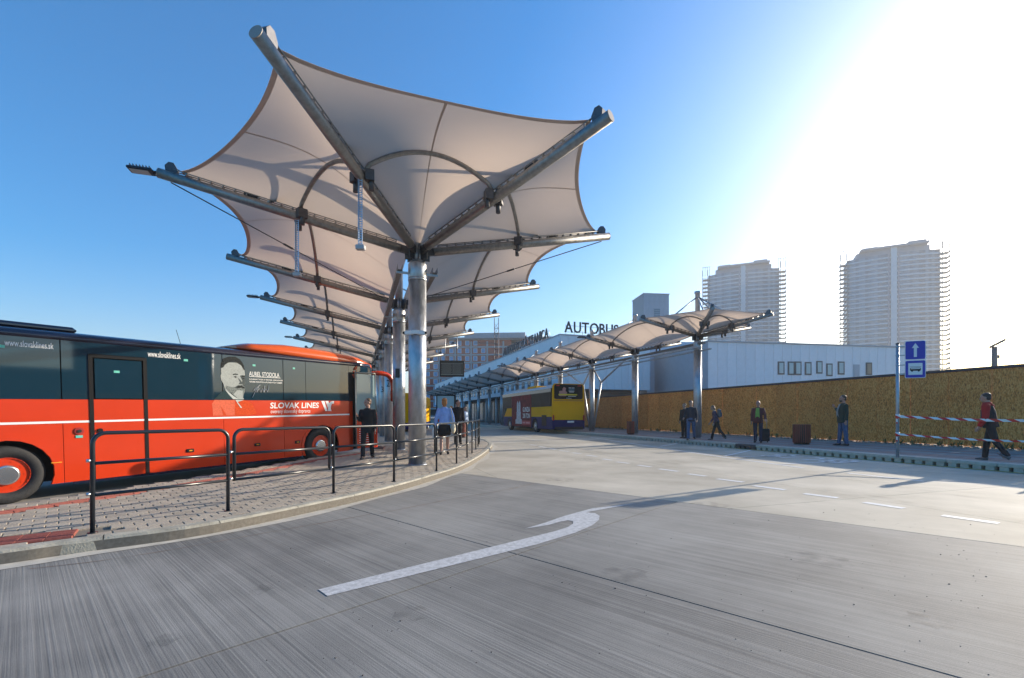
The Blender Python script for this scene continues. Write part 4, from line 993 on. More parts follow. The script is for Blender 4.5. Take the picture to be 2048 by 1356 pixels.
for za, zb_, hw, lab in ((1.30, 1.21, .034, 'upper red and white barrier tape tied to the sign post'), (.82, .70, .026, 'lower, narrower red and white barrier tape tied to the sign post')):
    a = Vector((sp_.x, sp_.y, za)); c = Vector((endp.x, endp.y, zb_)); d_ = (c-a); rz = math.atan2(d_.y, d_.x); ln = math.hypot(d_.x, d_.y)
    def tf(u_, v_):
        tw = .5*math.sin(u_*7)+.2; hh = hw*(-1+2*v_)
        return Vector((u_*ln, hh*math.sin(tw)*.6-.045, (zb_-za)*u_-.05*math.sin(math.pi*u_)+hh*math.cos(tw*.7)))
    o = MB().grid(tf, 60, 1).build('barrier_tape', tapem); o.location = a; o.rotation_euler = (0, 0, rz); tag(o, lab, 'tape', 'barrier tapes')
    k_ = MB().tube([(0, 0, -.05), (0, 0, .05)], .047, 12); k_.box((-.02, -.05, -.12), (.03, .01, .16)); kk = k_.build('knot', tapem, o)

# ------------------------------------------------------------------ bins
slat_m = mat('bin_slat', (.24, .05, .03), .5, 0, .25, 8, stretch=(1, 1, .2), rnd=.2)
def litter_bin(p, r_, h, label, group=None, square=False):
    t = thing('litter_bin', label, 'bin', p, 0, group)
    MB().tube([(0, 0, .03), (0, 0, h-.04)], r_*.86, 20).build('liner', dark, t); MB().tube([(0, 0, 0), (0, 0, .06)], r_*.9, 20).build('base', trim, t)
    MB().tube([(0, 0, h-.06), (0, 0, h-.03)], r_*.985, 20).build('rim', trim, t)
    n = 26
    for i in range(n):
        a = 2*math.pi*i/n; MB().box((0, 0, 0), (.02, 2*math.pi*r_/n*.68, h-.08), ch=.004, M=Matrix.Translation((r_*math.cos(a), r_*math.sin(a), h/2+.02)) @ Matrix.Rotation(a, 4, 'Z')).build('slat', slat_m, t)
litter_bin((11.47, 18.2, RZ), .30, .80, 'round dark red slatted litter bin standing between two waiting men')
litter_bin((7.15, 27.7, RZ), .22, .80, 'dark slatted litter bin beside the second column of the fence platform')
litter_bin((-2.72, 25.0, PZ), .21, .92, 'brown slatted litter bin on the island pavement behind the railing')

# ------------------------------------------------------------------ poster case
pc = thing('poster_case', 'tall poster case with a blue and orange picture on the island pavement', 'poster', (-4.35, 30.2, PZ), R(4))
MB().box((0, 0, 1.35), (1.24, .16, 2.45), ch=.02).build('case', trim, pc)
pst = MB().flat([(-.54, .35), (.54, .35), (.54, 2.48), (-.54, 2.48)], M=Matrix.Translation((0, -.084, 0)) @ SM).build('poster', mat('poster_sky', (.28, .46, .56), .3), pc)
for i in range(16):
    x, z, r_ = random.uniform(-.45, .45), random.uniform(.6, 1.75), random.uniform(.07, .17)
    MB().flat([(x+r_*math.cos(a)*random.uniform(.8, 1.1), z+r_*math.sin(a)) for a in [k*math.pi/5 for k in range(10)]], M=Matrix.Translation((0, -.086-i*.0004, 0)) @ SM).build('poster_shape', mat(('poster_orange', 'poster_red', 'poster_cream')[i % 3], ((.65, .22, .05), (.5, .05, .03), (.6, .5, .36))[i % 3], .4), pst)
for sx in (-.5, .5): MB().box((sx, 0, .07), (.1, .12, .15)).build('foot', trim, pc)

# ------------------------------------------------------------------ station building
clad = mat('white_cladding', (.74, .77, .80), .5, 0, .05, 1.5, rnd=.03); clad2 = mat('grey_cladding', (.40, .43, .47), .55, 0, .06, 1.5)
seamd = mat('cladding_seam', (.30, .33, .36), .6); wframe = mat('window_frame', (.06, .065, .07), .4); wpane = mat('window_pane', (.10, .14, .16), .08, spec=.8)
SB = thing('station_building', 'white clad bus station hall behind the long platform canopy', 'building', W(22.53, 49.4, 0), TH)
def wall_panels(parent, M, length, z0, z1, step, m, th=.05):
    n = max(1, round(length/step)); st = length/n
    me = MB().box((0, 0, 0), (st-.025, th, z1-z0)).mesh('cladding_panel', m)
    for i in range(n): inst('cladding_panel', me, parent, M @ Matrix.Translation((st*(i+.5), 0, (z0+z1)/2)))
MB().box((6.2, 46, 7.62), (12.3, 91.8, 6.24)).build('upper_storey', seamd, SB)
wall_panels(SB, Matrix.Translation((0, -.0, 0)), 12.4, 4.5, 10.8, 1.03, clad)
wall_panels(SB, Matrix.Translation((0, 0, 0)) @ Matrix.Rotation(math.pi/2, 4, 'Z'), 92, 4.5, 10.8, 2.3, clad)
MB().box((6.2, 46, 10.86), (12.6, 92.2, .12)).build('parapet', clad2, SB)
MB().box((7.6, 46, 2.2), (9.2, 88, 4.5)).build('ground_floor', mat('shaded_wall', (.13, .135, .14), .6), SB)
for i in range(34):
    b = MB().box((-.035, 3+i*2.4, 5.65), (.03, 1.15, 1.0)); f_ = b.build('window', wframe, SB); MB().box((-.055, 3+i*2.4, 5.65), (.02, .95, .8)).build('pane', wpane, f_)
for i in range(20): MB().box((2.95, 4+i*4.3, 2.1), (.05, 3.6, 3.9)).build('shop_glazing', wpane, SB)
for i in range(14): MB().tube([(.6, 2+i*6.5, 0), (.6, 2+i*6.5, 4.5)], .25, 14).build('pillar', clad2, SB)
MB().box((5, 27, 11.9), (4.5, 9, 2.0), ch=.1).build('roof_plant', mat('plant_grey', (.30, .33, .36), .5), SB); MB().box((1.6, 22, 11.7), (1.6, 2.4, 1.6), ch=.05).build('air_handler', mat('plant_dark', (.10, .13, .13), .5), SB)
letm = mat('sign_letter', (.012, .022, .035), .5)
def letters(root, body, width, h, M, depth=.12):
    gl = []; x = 0.
    for ch in body:
        if ch == ' ': x += .30; continue
        cu = bpy.data.curves.new('letter', 'FONT'); cu.body = ch; cu.extrude = .06; cu.offset = .012; cu.resolution_u = 3
        o = bpy.data.objects.new('letter', cu); C.objects.link(o); dg = bpy.context.evaluated_depsgraph_get(); me = bpy.data.meshes.new_from_object(o.evaluated_get(dg)); bpy.data.objects.remove(o)
        xs = [v.co.x for v in me.vertices]; gl.append((me, x, min(xs))); x += max(xs)-min(xs)+.09
    for me, x0, mn in gl:
        for v in me.vertices: v.co = M @ Vector(((v.co.x-mn+x0)*width/x, v.co.y*h/.70, v.co.z))
        me.materials.clear(); me.materials.append(letm); link(bpy.data.objects.new('letter', me), root)
rs1 = thing('roof_sign', 'dark roof letters facing the road on the end of the white hall', 'sign', W(22.53, 49.4, 10.92), TH)
letters(rs1, 'AUTOBUSOVÁ', 11.1, 1.30, Matrix.Translation((.7, .25, .30)) @ SM)
rs2 = thing('roof_sign', 'roof letters running along the street side of the white hall', 'sign', W(22.53, 49.4, 10.92), TH)
letters(rs2, 'AUTOBUSOVÁ STANICA', 19.0, 1.20, Matrix.Translation((.25, 23.0, .30)) @ Matrix.Rotation(-math.pi/2, 4, 'Z') @ SM)
for rt, pts in ((rs1, [(.9+i*1.1, .30) for i in range(11)]), (rs2, [(.32, 3.9+i*1.05) for i in range(19)])):
    for x, y in pts: MB().tube([(x, y, 0), (x, y, 1.2)], .03, 6).build('strut', galv, rt)
    a, c = pts[0], pts[-1]
    for z in (.35, 1.1): MB().tube([(a[0], a[1], z), (c[0], c[1], z)], .025, 6).build('rail', galv, rt)

def wframe_box(parent, M, x0, x1, z0, z1, pm=wpane, fm=wframe):
    f_ = MB().box((0, 0, 0), (x1-x0, .06, z1-z0), M=M @ Matrix.Translation(((x0+x1)/2, -.03, (z0+z1)/2))).build('window', fm, parent)
    t_ = .18*min(x1-x0, z1-z0)
    MB().box((0, 0, 0), (x1-x0-2*t_, .03, z1-z0-2*t_), M=M @ Matrix.Translation(((x0+x1)/2, -.06, (z0+z1)/2))).build('pane', pm, f_)
# low white block right of the hall
wb = thing('white_block', 'low white clad building with slim windows behind the chipboard fence', 'building', (21.33, 50, 0), math.atan(.174))
ca = math.cos(math.atan(.174))
def wa(px): m_ = (px-1024)/F; return (m_*50-21.33)/(1-.174*m_)/ca
def wz(px, py): return CAMH-(py-HZ)/F*(50+.174*wa(px)*ca)
LW = wa(1852)
MB().box((LW/2, 8.03, 4.6), (LW-.1, 16, 9.2)).build('shell', seamd, wb); wall_panels(wb, Matrix(), LW, 0, 9.35, 1.15, clad)
wall_panels(wb, Matrix.Translation((0, 0, 0)) @ Matrix.Rotation(math.pi/2, 4, 'Z'), 16, 0, 9.35, 2.3, clad2)
MB().box((LW/2, 8, 9.42), (LW+.3, 16.3, .12)).build('parapet', clad2, wb)
lpane = mat('pale_pane', (.34, .46, .50), .08, spec=.8); bpane = mat('brown_pane', (.26, .21, .15), .4)
for a, c, t, bt, pm in ((1555, 1568, 723, 749, lpane), (1575, 1588, 723, 750, lpane), (1589, 1602, 723, 750, lpane), (1609, 1622, 724, 750, lpane), (1632, 1644, 722, 747, lpane), (1652, 1664, 727, 752, lpane), (1675, 1688, 723, 749, lpane), (1706, 1718, 729, 754, clad2), (1731, 1743, 725, 750, bpane)):
    wframe_box(wb, Matrix.Translation((0, -.025, 0)), wa(a), wa(c), wz(a, bt), wz(a, t), pm, wframe if pm is not clad2 else clad2)
# recessed wing between hall and block
rw2 = thing('recessed_wing', 'recessed shaded white wing with three dark framed windows and a stair', 'building', (18.2, 62, 0), 0)
MB().box((5.2, 4.05, 5.6), (10.3, 8, 11.2)).build('shell', seamd, rw2); wall_panels(rw2, Matrix(), 10.4, 0, 11.25, 1.3, mat('shaded_white_cladding', (.50, .57, .66), .5, 0, .05, 2))  # white wall; the bluish shade of the recess is put into its colour
def rx(px): return (px-1024)/F*62-18.2
def rz_(py): return CAMH-(py-HZ)/F*62
for a, c in ((1315, 1330), (1338, 1353), (1359, 1376)): wframe_box(rw2, Matrix.Translation((0, -.025, 0)), rx(a), rx(c), rz_(742), rz_(720), mat('tan_pane', (.16, .13, .11), .2))
st_ = thing('outdoor_stair', 'steel outdoor stair with handrails climbing beside the recessed wing', 'stair', (20.5, 60.3, 0), 0)
for y in (0, 1.1):
    MB().tube([(0, y, 2.6), (5.6, y, 7.2)], .12, 6).build('stringer', galv, st_)
    for h in (.55, 1.05): MB().tube([(0, y, 2.6+h), (5.6, y, 7.2+h)], .035, 6).build('handrail', galv, st_)
    for i in range(8): MB().tube([(i*.8, y, 2.6+i*.657), (i*.8, y, 3.65+i*.657)], .025, 6).build('baluster', galv, st_)
for i in range(20): MB().box((.14+i*.28, .55, 2.7+i*.23), (.27, 1.1, .04)).build('tread', galv, st_)
MB().box((-.6, .55, 1.27), (1.2, 1.2, 2.54)).build('base', clad2, st_)
# grey service tower
gt = thing('service_tower', 'plain grey box tower with a louvre rising behind the canopy', 'tower', (21.5, 75, 0), R(6))
MB().box((2.15, 2.5, 10.6), (4.3, 5, 21.2)).build('shell', seamd, gt); wall_panels(gt, Matrix(), 4.3, 0, 21.2, .86, mat('tower_cladding', (.36, .40, .46), .5, 0, .06, 1))
lv = MB().box((2.25, -.05, 17.2), (1.0, .04, 3.2)).build('louvre', mat('louvre_blue', (.24, .33, .40), .5), gt)
for i in range(10): MB().box((2.25, -.085, 15.75+i*.32), (.96, .05, .09)).build('slat', mat('louvre_slat', (.14, .20, .26), .5), lv)
MB().box((2.15, 2.5, 21.25), (4.5, 5.2, .1)).build('parapet', clad2, gt)

# ------------------------------------------------------------------ building under construction
CBY = 170.; sc_ = CBY/F
brick = mat('red_brick', (.42, .10, .055), .85, 0, .25, 3); slabm = mat('raw_concrete', (.34, .36, .38), .85, 0, .12, 1)
film = mat('blue_film_window', (.14, .30, .52), .3); wwhite = mat('window_white', (.62, .66, .70), .4)
cb = thing('unfinished_block', 'unfinished brick apartment block with concrete floors and blue filmed windows', 'building', (0, CBY, 0), R(-4))
x0, x1 = (845-1024)*sc_, (1120-1024)*sc_
for i in range(11):
    z = 1.0+i*2.86; MB().box(((x0+x1)/2, 6, z), (x1-x0, 13, .55)).build('floor_slab', slabm, cb)
nb = 17; bw = (x1-x0)/nb
for i in range(nb+1):
    if i % 2 == 0: MB().box((x0+i*bw, -.35, 14.8), (.6, .5, 28)).build('concrete_column', slabm, cb)
MB().box(((x0+x1)/2, 7, 14.9), (x1-x0-.4, 11.5, 28.4)).build('core', mat('dim_interior', (.05, .05, .055), .9), cb)
bme = MB().box((0, 0, 0), (bw-.08, .3, 2.28)).mesh('brick_panel', brick)
wme = MB().box((0, 0, 0), (bw*.52, .12, 1.75)).mesh('window', wwhite); pme = MB().box((0, 0, 0), (bw*.38, .06, 1.45)).mesh('pane', film)
random.seed(21)
for f_ in range(10):
    for i in range(nb):
        cx, cz = x0+(i+.5)*bw, 1.0+f_*2.86+1.42
        openb = (i in (11,)) or f_ < 1
        if openb: continue
        inst('brick_panel', bme, cb, Matrix.Translation((cx, .0, cz)))
        if i not in (8, 9, 10) and random.random() < .93:
            w_ = inst('window', wme, cb, Matrix.Translation((cx, -.18, cz+.1))); p_ = inst('pane', pme, w_, Matrix.Translation((0, -.07, 0)))
MB().box(((x0+x1)/2, 5, 29.9), (x1-x0+1, 14, .4)).build('roof_slab', slabm, cb); MB().box(((x0+x1)/2+1, 6, 31.2), ((x1-x0)*.45, 8, 2.4)).build('penthouse', slabm, cb)
cr2 = thing('lattice_mast', 'dark steel lattice mast standing before the unfinished block', 'mast', P(993, 720, 88).xy.to_3d(), 0)
b = MB(); zt = P(993, 636, 88).z
for sx, sy in ((-.4, -.4), (.4, -.4), (.4, .4), (-.4, .4)): b.tube([(sx, sy, 0), (sx, sy, zt)], .06, 5)
for i in range(int(zt/1.0)):
    for (a, c) in (((-.4, -.4), (.4, -.4)), ((.4, -.4), (.4, .4)), ((.4, .4), (-.4, .4)), ((-.4, .4), (-.4, -.4))): b.tube([(a[0], a[1], i), (c[0], c[1], i)], .04, 4); b.tube([(a[0], a[1], i), (c[0], c[1], i+1)], .03, 4)
b.build('lattice', mat('mast_steel', (.05, .055, .07), .5, .5), cr2); MB().box((-2.2, 0, zt-1.6*3), (4, .1, .1)).build('crossbar', dsteel, cr2)

# ------------------------------------------------------------------ high-rise towers
tslab = mat('tower_white', (.55, .57, .60), .6, 0, .04, .2); 
def tglass():
    m = mat('tower_glass', (.09, .12, .17), .15, 0, .0, 1, spec=.6); n = m.node_tree; b = n.nodes['Principled BSDF']; L = n.links.new
    tc = n.nodes.new('ShaderNodeTexCoord'); br = n.nodes.new('ShaderNodeTexWhiteNoise'); mu = n.nodes.new('ShaderNodeVectorMath'); mu.operation = 'MULTIPLY'; mu.inputs[1].default_value = (.62, 0, .33)
    fl = n.nodes.new('ShaderNodeVectorMath'); fl.operation = 'FLOOR'; L(tc.outputs['Object'], mu.inputs[0]); L(mu.outputs[0], fl.inputs[0]); L(fl.outputs[0], br.inputs[0])
    rp = n.nodes.new('ShaderNodeValToRGB'); rp.color_ramp.elements[0].color = (.02, .04, .08, 1); rp.color_ramp.elements[1].color = (.20, .23, .28, 1); L(br.outputs[0], rp.inputs[0]); L(rp.outputs[0], b.inputs['Base Color']); return m
tg = tglass(); tcrown = mat('tower_crown', (.28, .28, .33), .6); tsteel = mat('tower_steel', (.10, .13, .13), .5)
def tower(px0, px1, ptop, Y, label, rz):
    sc = Y/F; wd_ = (px1-px0)*sc; cx = ((px0+px1)/2-1024)*sc; H = CAMH+(HZ-ptop)*sc
    t = thing('high_rise', label, 'high-rise', (cx, Y, 0), rz)
    nf = int((H-5.5)/3.02); hw = wd_/2
    def plan(inset, s=1.):
        pts = [(-hw*.86+inset+(hw*1.72-2*inset)*i/20, -5.5*(1-((i-10)/10)**2*.75)+inset) for i in range(21)]
        return pts+[(hw*.86-inset, 14-inset), (-hw*.86+inset, 14-inset)]
    sl = MB().prism(plan(0), 0, .95).mesh('floor_band', tslab); gl = MB().prism(plan(.35), 0, 2.1).mesh('glass_band', tg)
    bal = MB().box((0, 0, .1), (hw*.15, 6, .2)); bal.box((hw*.07, 0, .7), (.12, 6, 1.1)); bal.box((0, -2.95, .7), (hw*.14, .1, .12)); bal.box((0, -2.95, 1.15), (hw*.14, .1, .12))
    for q in range(3): bal.box((-hw*.06+q*hw*.06, -2.95, .65), (.15, .1, 1.1))
    bl = bal.mesh('balcony', tsteel)
    for f_ in range(nf):
        inst('floor_band', sl, t, Matrix.Translation((0, 0, f_*3.02))); inst('glass_band', gl, t, Matrix.Translation((0, 0, f_*3.02+.93)))
        if f_ > 2:
            for sx in (-1, 1): inst('balcony', bl, t, Matrix.Translation((sx*hw*.925, 0, f_*3.02)))
    ht = nf*3.02
    MB().box((0, -5.8, ht/2+1.5), (wd_*.055, 1.2, ht+4)).build('pier', tslab, t)
    for sx in (-1, 1): MB().box((sx*wd_*.045, -5.5, ht/2), (wd_*.012, .8, ht)).build('pier_edge', tcrown, t)
    MB().prism([(x*.78, y*.9) for x, y in plan(0)], ht, ht+3.6).build('crown', tcrown, t)
    MB().box((0, -3, ht+4.1), (wd_*.62, 9, 1.3), ch=.3).build('crown_cap', tcrown, t); MB().box((wd_*.2, -3, ht+5.0), (wd_*.16, 9, 1.5), ch=.3).build('crown_fin', tcrown, t); MB().box((-wd_*.22, -3, ht+4.6), (wd_*.14, 9, .9), ch=.3).build('crown_fin', tcrown, t)
    for sx in (-1, 1):
        for q in range(4): MB().box((sx*hw*(.82+.055*q), -3, ht+3), (.3, .3, 7)).build('roof_post', tsteel, t)
        MB().box((sx*hw*.9, -3, ht+6.3), (hw*.2, .3, .3)).build('roof_rail', tsteel, t); MB().box((sx*hw*.995, -3.0, ht/2+2), (.3, .3, ht+4)).build('corner_post', tsteel, t)
        MB().box((sx*hw*.86, -3.4, ht/2+2), (.35, .35, ht+4)).build('corner_post', tsteel, t)
tower(1411, 1560, 524, 345, 'pale round-fronted high-rise with balconies rising over the canopy end', R(-24))
tower(1697, 1869, 491, 300, 'pale round-fronted high-rise with balconies behind the blue arrow sign', R(-28))

# buildings across the yard to the right, which the coach windows mirror
for lab, x, y, rz, L_, D_, H_, col in (('dark flat-roofed depot across the yard beyond the fence end', 62, -34, R(80), 34, 12, 7.5, (.14, .13, .13)), ('brown office slab beside the flat-roofed depot', 70, -8, R(88), 16, 11, 12., (.20, .15, .12))):
    dpt = thing('depot_building', lab, 'building', (x, y, 0), rz); mm = mat('depot_'+lab[:4], col, .8, 0, .1, .5)
    MB().box((L_/2, -D_/2, H_/2), (L_, D_, H_)).build('wall', mm, dpt); MB().box((L_/2, -D_/2, H_+.2), (L_+.6, D_+.6, .4)).build('roof', clad2, dpt)
    for fl in range(int(H_/3.6)):
        for i in range(int(L_/3.2)): wframe_box(dpt, Matrix.Translation((L_, .0, 0)) @ Matrix.Rotation(math.pi, 4, 'Z'), 1.0+i*3.2, 2.9+i*3.2, 1.1+fl*3.6, 2.9+fl*3.6)
# distant pole, hills
dp = P(1989, 728, 46); pole = thing('lamp_pole', 'brown concrete pole with a slanted crossbar beyond the fence', 'pole', (dp.x, dp.y, 0), 0)
MB().tube([(0, 0, 0), (0, 0, 8.2)], [.30, .20], 10).build('shaft', mat('pole_brown', (.18, .14, .12), .8), pole)
MB().tube([(-.45, 0, 8.15), (1.05, 0, 8.9)], .11, 8).build('crossbar', mat('pole_brown', (.18, .14, .12), .8), pole); MB().box((.2, 0, 7.2), (.35, .3, .3)).build('box', dsteel, pole)
hp = []
hb = MB()
for i in range(60):
    x = -900+i*50; h = 18+16*math.sin(i*.7)+10*math.sin(i*1.9+1); hp.append((x, max(6, h)))
def hf(u_, v_):
    i = u_*59; k = min(58, int(i)); h = hp[k][1]*(1-(i-k))+hp[k+1][1]*(i-k)
    return Vector((-900+u_*1900, 1150+250*v_, -.6+h*1.5*math.sin(math.pi*v_)))
hb.grid(hf, 118, 8).build('hills', mat('hill_green', (.09, .11, .07), .95, 0, .3, .02), kind='structure')

# ------------------------------------------------------------------ people
skinm = mat('skin', (.44, .24, .17), .5); skin2 = mat('skin_ruddy', (.46, .21, .15), .5)
def cloth(name, c, var=.12): return mat('cloth_'+name, c, .85, 0, var, 14, .25, 30)
def smooth_mod(o, vox, it=4, fac=.5):
    r_ = o.modifiers.new('remesh', 'REMESH'); r_.mode = 'VOXEL'; r_.voxel_size = vox; r_.use_smooth_shade = True
    s_ = o.modifiers.new('smooth', 'SMOOTH'); s_.iterations = it; s_.factor = fac
def person(label, loc, H, face, top, legs, shoes, hairc, skin=None, swing=(0, 0), knee=(0, 0), arms=((.05, .15, .15), (.05, .15, .15)), lean=0., headturn=0., headtilt=0., belly=0., broad=1., skirt=False, bare_legs=False, longhair=0, beard=None, bald=False, coat=.0, shirt=None, hood=None, sleeve=None, extra=None, vox=.016, group=None):
    """local frame: the figure faces -Y, z up; face: turn about z"""
    skin = skin or skinm; t = thing('person', label, 'person', loc, face, group); k = H/1.75
    def v(x, y, z): return Vector((x, y, z))*k
    lp = lambda p: v(0, 0, .95)+Matrix.Rotation(lean, 3, 'X') @ (p-v(0, 0, .95))      # lean the upper body forward
    joints = {}
    zmin = 9
    for s_, sw, kn in ((-1, swing[0], knee[0]), (1, swing[1], knee[1])):
        hip = v(s_*.095*broad, 0, .92); kn_ = hip+v(0, -math.sin(sw), -math.cos(sw))*.44; an = kn_+v(0, -math.sin(sw-kn), -math.cos(sw-kn))*.41
        joints[s_] = (hip, kn_, an, sw-kn); zmin = min(zmin, an.z-.075*k)
    dz = Vector((0, 0, -zmin))
    for s_ in (-1, 1): h_, kn_, an, a_ = joints[s_]; joints[s_] = (h_+dz, kn_+dz, an+dz, a_)
    up = lambda p: lp(p)+dz
    b = MB()
    hc = up(v(0, -.01, 1.635)); HM = Matrix.Rotation(headturn, 3, 'Z') @ Matrix.Rotation(headtilt, 3, 'X')
    def hd(x, y, z): return hc+HM @ v(x, y, z)
    H4 = HM.to_4x4()
    b.ell(hd(0, .008, .03), (.077*k, .095*k, .095*k), 14, 10, M=H4); b.ell(hd(0, -.022, -.035), (.058*k, .066*k, .082*k), 12, 8, M=H4)
    b.ell(hd(0, -.095, -.012), (.014*k, .022*k, .028*k), 8, 6, M=H4); b.ell(hd(0, -.078, .03), (.05*k, .02*k, .013*k), 8, 6, M=H4); b.ell(hd(0, -.082, -.062), (.026*k, .012*k, .014*k), 8, 6, M=H4)
    for s_ in (-1, 1): b.ell(hd(s_*.078, .015, -.005), (.012*k, .022*k, .034*k), 8, 6, M=H4)
    b.tube([hd(0, .02, -.05), up(v(0, .015, 1.44))], [.052*k, .062*k], 12)
    b.tube([up(v(0, .01, 1.46)), up(v(0, .0, 1.30)), up(v(0, 0, 1.1)), up(v(0, 0, .93))], [.07*k, .10*k, .095*k, .10*k], 14)
    arm = {}
    for s_, (fa, ab, el) in ((-1, arms[0]), (1, arms[1])):
        sh = up(v(s_*.175*broad, .01, 1.40)); d1 = Matrix.Rotation(lean*.6, 3, 'X') @ Vector((s_*math.sin(ab), -math.sin(fa)*math.cos(ab), -math.cos(fa)*math.cos(ab)))
        e_ = sh+d1*.29*k; d2 = Matrix.Rotation(lean*.3, 3, 'X') @ Vector((s_*math.sin(ab*.3), -math.sin(fa+el), -math.cos(fa+el))); wr = e_+d2*.25*k
        arm[s_] = (sh, e_, wr, d2); b.tube([up(v(s_*.1*broad, .01, 1.40)), sh, e_, wr], [.06*k, .052*k, .043*k, .029*k], 10)
        sd_ = Vector((0, -1, 0)); sd_ = (sd_-d2*sd_.dot(d2)).normalized(); nn = d2.cross(sd_)
        pc_ = wr+d2*.05*k
        b.tube([wr, wr+d2*.03*k, wr+d2*.09*k], [.028*k, .036*k, .034*k], 10, ell=.62)
        for q, ln in enumerate((.068, .078, .074, .058)):
            o_ = sd_*((q-1.5)*-.018*k); r0 = wr+d2*.085*k+o_; m1 = r0+d2*ln*.5*k+nn*.006*k*s_; b.tube([r0, m1, r0+d2*ln*.92*k-nn*.012*k*s_], [.0095*k, .009*k, .0075*k], 6)
        r0 = wr+d2*.035*k+sd_*.026*k; b.tube([r0, r0+(d2*.03+sd_*.022)*k, r0+(d2*.065+sd_*.026)*k], [.012*k, .011*k, .009*k], 6)
    for s_ in (-1, 1):
        hip, kn_, an, a_ = joints[s_]; b.tube([up(v(s_*.07, 0, .95)), hip, hip*.5+kn_*.5, kn_, kn_*.62+an*.38, an], [.085*k, .082*k, .07*k, .052*k, .052*k, .034*k], 12); b.tube([an, an+v(0, -.10, -.05)], [.036*k, .03*k], 8)
    body = b.build('body', skin, t); smooth_mod(body, .011, 2, .35)
    # eyes
    for s_ in (-1, 1): MB().ell(hd(s_*.032, -.083, .008), (.012*k, .008*k, .007*k), 8, 6, M=H4).build('eye', dark, t)
    # upper garment
    hem_ = .86-coat; g = MB(); sl = sleeve
    def ring(z, rx_, ry_, y0=0.): return [up(v(rx_*math.cos(a)*broad, y0+ry_*math.sin(a), z)) for a in [2*math.pi*i/18 for i in range(18)]]
    g.loft([ring(hem_, .178, .135+belly*.6, -belly*.3), ring(1.0, .168, .128+belly, -belly*.55), ring(1.12, .165, .122+belly, -belly*.6), ring(1.27, .185, .128+belly*.4, -belly*.2), ring(1.38, .175, .11), ring(1.45, .105, .085, .01), ring(1.485, .075, .07, .015)])
    for s_ in (-1, 1):
        sh, e_, wr, d2 = arm[s_]; g.tube([up(v(s_*.10*broad, .005, 1.37)), sh, (sh+e_)/2, e_, (e_+wr)/2, wr-d2*.01*k], [.085*k, .074*k, .064*k, .057*k, .05*k, .043*k], 12)
    gm_ = g.build('jacket' if coat >= 0 else 'top', top, t); smooth_mod(gm_, vox, 4)
    if shirt:
        s2 = MB().grid(lambda a, c: up(v((-.085+.17*a)*(1.05-.35*c), -(.130+belly*1.55*math.sin(math.pi*min(1, c*.9+.08))+.006-.045*c*c*c), .95+.50*c)), 6, 10); s2.build('shirt', shirt, t)
    # lower garment
    l = MB()
    if skirt:
        l.loft([[up(v(rx_*math.cos(a), ry_*math.sin(a), z)) if z > .8 else v(rx_*math.cos(a), ry_*math.sin(a), z)+dz for a in [2*math.pi*i/18 for i in range(18)]] for z, rx_, ry_ in ((.58, .20, .165), (.75, .192, .16), (.92, .175, .14), (1.0, .15, .12))])
        l.build('skirt', legs, t)
    else:
        l.tube([up(v(0, 0, 1.0)), up(v(0, 0, .93)), (joints[-1][0]+joints[1][0])/2+Vector((0, 0, -.06*k))], [.135*k, .15*k, .11*k], 14)
        for s_ in (-1, 1):
            hip, kn_, an, a_ = joints[s_]; l.tube([hip+Vector((0, 0, .03)), hip*.55+kn_*.45, kn_, kn_*.5+an*.5, an+Vector((0, 0, -.015*k))], [.098*k, .088*k, .072*k, .066*k, .062*k], 12)
        lo_ = l.build('trousers', legs, t); smooth_mod(lo_, vox, 4)
    for s_ in (-1, 1):
        hip, kn_, an, a_ = joints[s_]; tip = Matrix.Rotation(min(.0, a_*1.0) if a_ < 0 else 0, 3, 'X'); f_ = MB()
        MM = Matrix.Translation(an) @ tip.to_4x4()
        f_.loft([[MM @ v(s_*.012+w_*math.cos(a), y_, zc+h_*math.sin(a)) for a in [2*math.pi*i/12 for i in range(12)]] for y_, w_, h_, zc in ((.065, .03, .03, -.03), (.05, .042, .045, -.03), (0, .045, .05, -.026), (-.07, .047, .036, -.038), (-.14, .044, .026, -.048), (-.185, .025, .016, -.056))])
        f_.build('shoe', shoes, t)
    # hair
    if not bald:
        h = MB(); h.ell(hd(0, .03, .058), (.086*k, .094*k, .080*k), 16, 10, M=H4)
        if longhair:
            h.ell(hd(0, .06, -.02), (.085*k, .06*k, (.10+.04*longhair)*k), 12, 8, M=H4)
        h.ell(hd(0, .055, .0), (.078*k, .062*k, .075*k), 12, 8, M=H4)
        hh = h.build('hair', mat('hair_'+label[:14].replace(' ', '_'), hairc, .6, 0, .35, 30), t); smooth_mod(hh, .012, 2)
    else:
        MB().ell(hd(0, .05, -.01), (.080*k, .058*k, .05*k), 12, 8, M=H4).build('hair', mat('hair_grey', (.45, .44, .42), .7), t)
    if beard: MB().ell(hd(0, -.05, -.07), (.058*k, .05*k, .052*k), 12, 8, M=H4).build('beard', mat('beard_brown', beard, .8), t)
    return t, arm, joints, up, k
def at(px, py, z): p = G(px, py, z); return (p.x, p.y, z)
blk = cloth('black', (.012, .012, .014)); jean = cloth('jeans', (.05, .10, .20), .25); djean = cloth('dark_jeans', (.018, .022, .05)); shoe_b = mat('shoe_black', (.012, .012, .013), .5); shoe_w = mat('shoe_dark_white_sole', (.10, .10, .11), .5)
# driver by the coach, walking to the left with his jacket open
person('person in black jacket and trousers walking beside the coach door', at(735, 917, PZ), 1.68, R(6), blk, blk, shoe_b, (.10, .055, .03), swing=(.26, -.22), knee=(.08, .12), arms=((.15, .16, 2.0), (-.05, .14, .25)), headturn=R(-45), coat=.10)
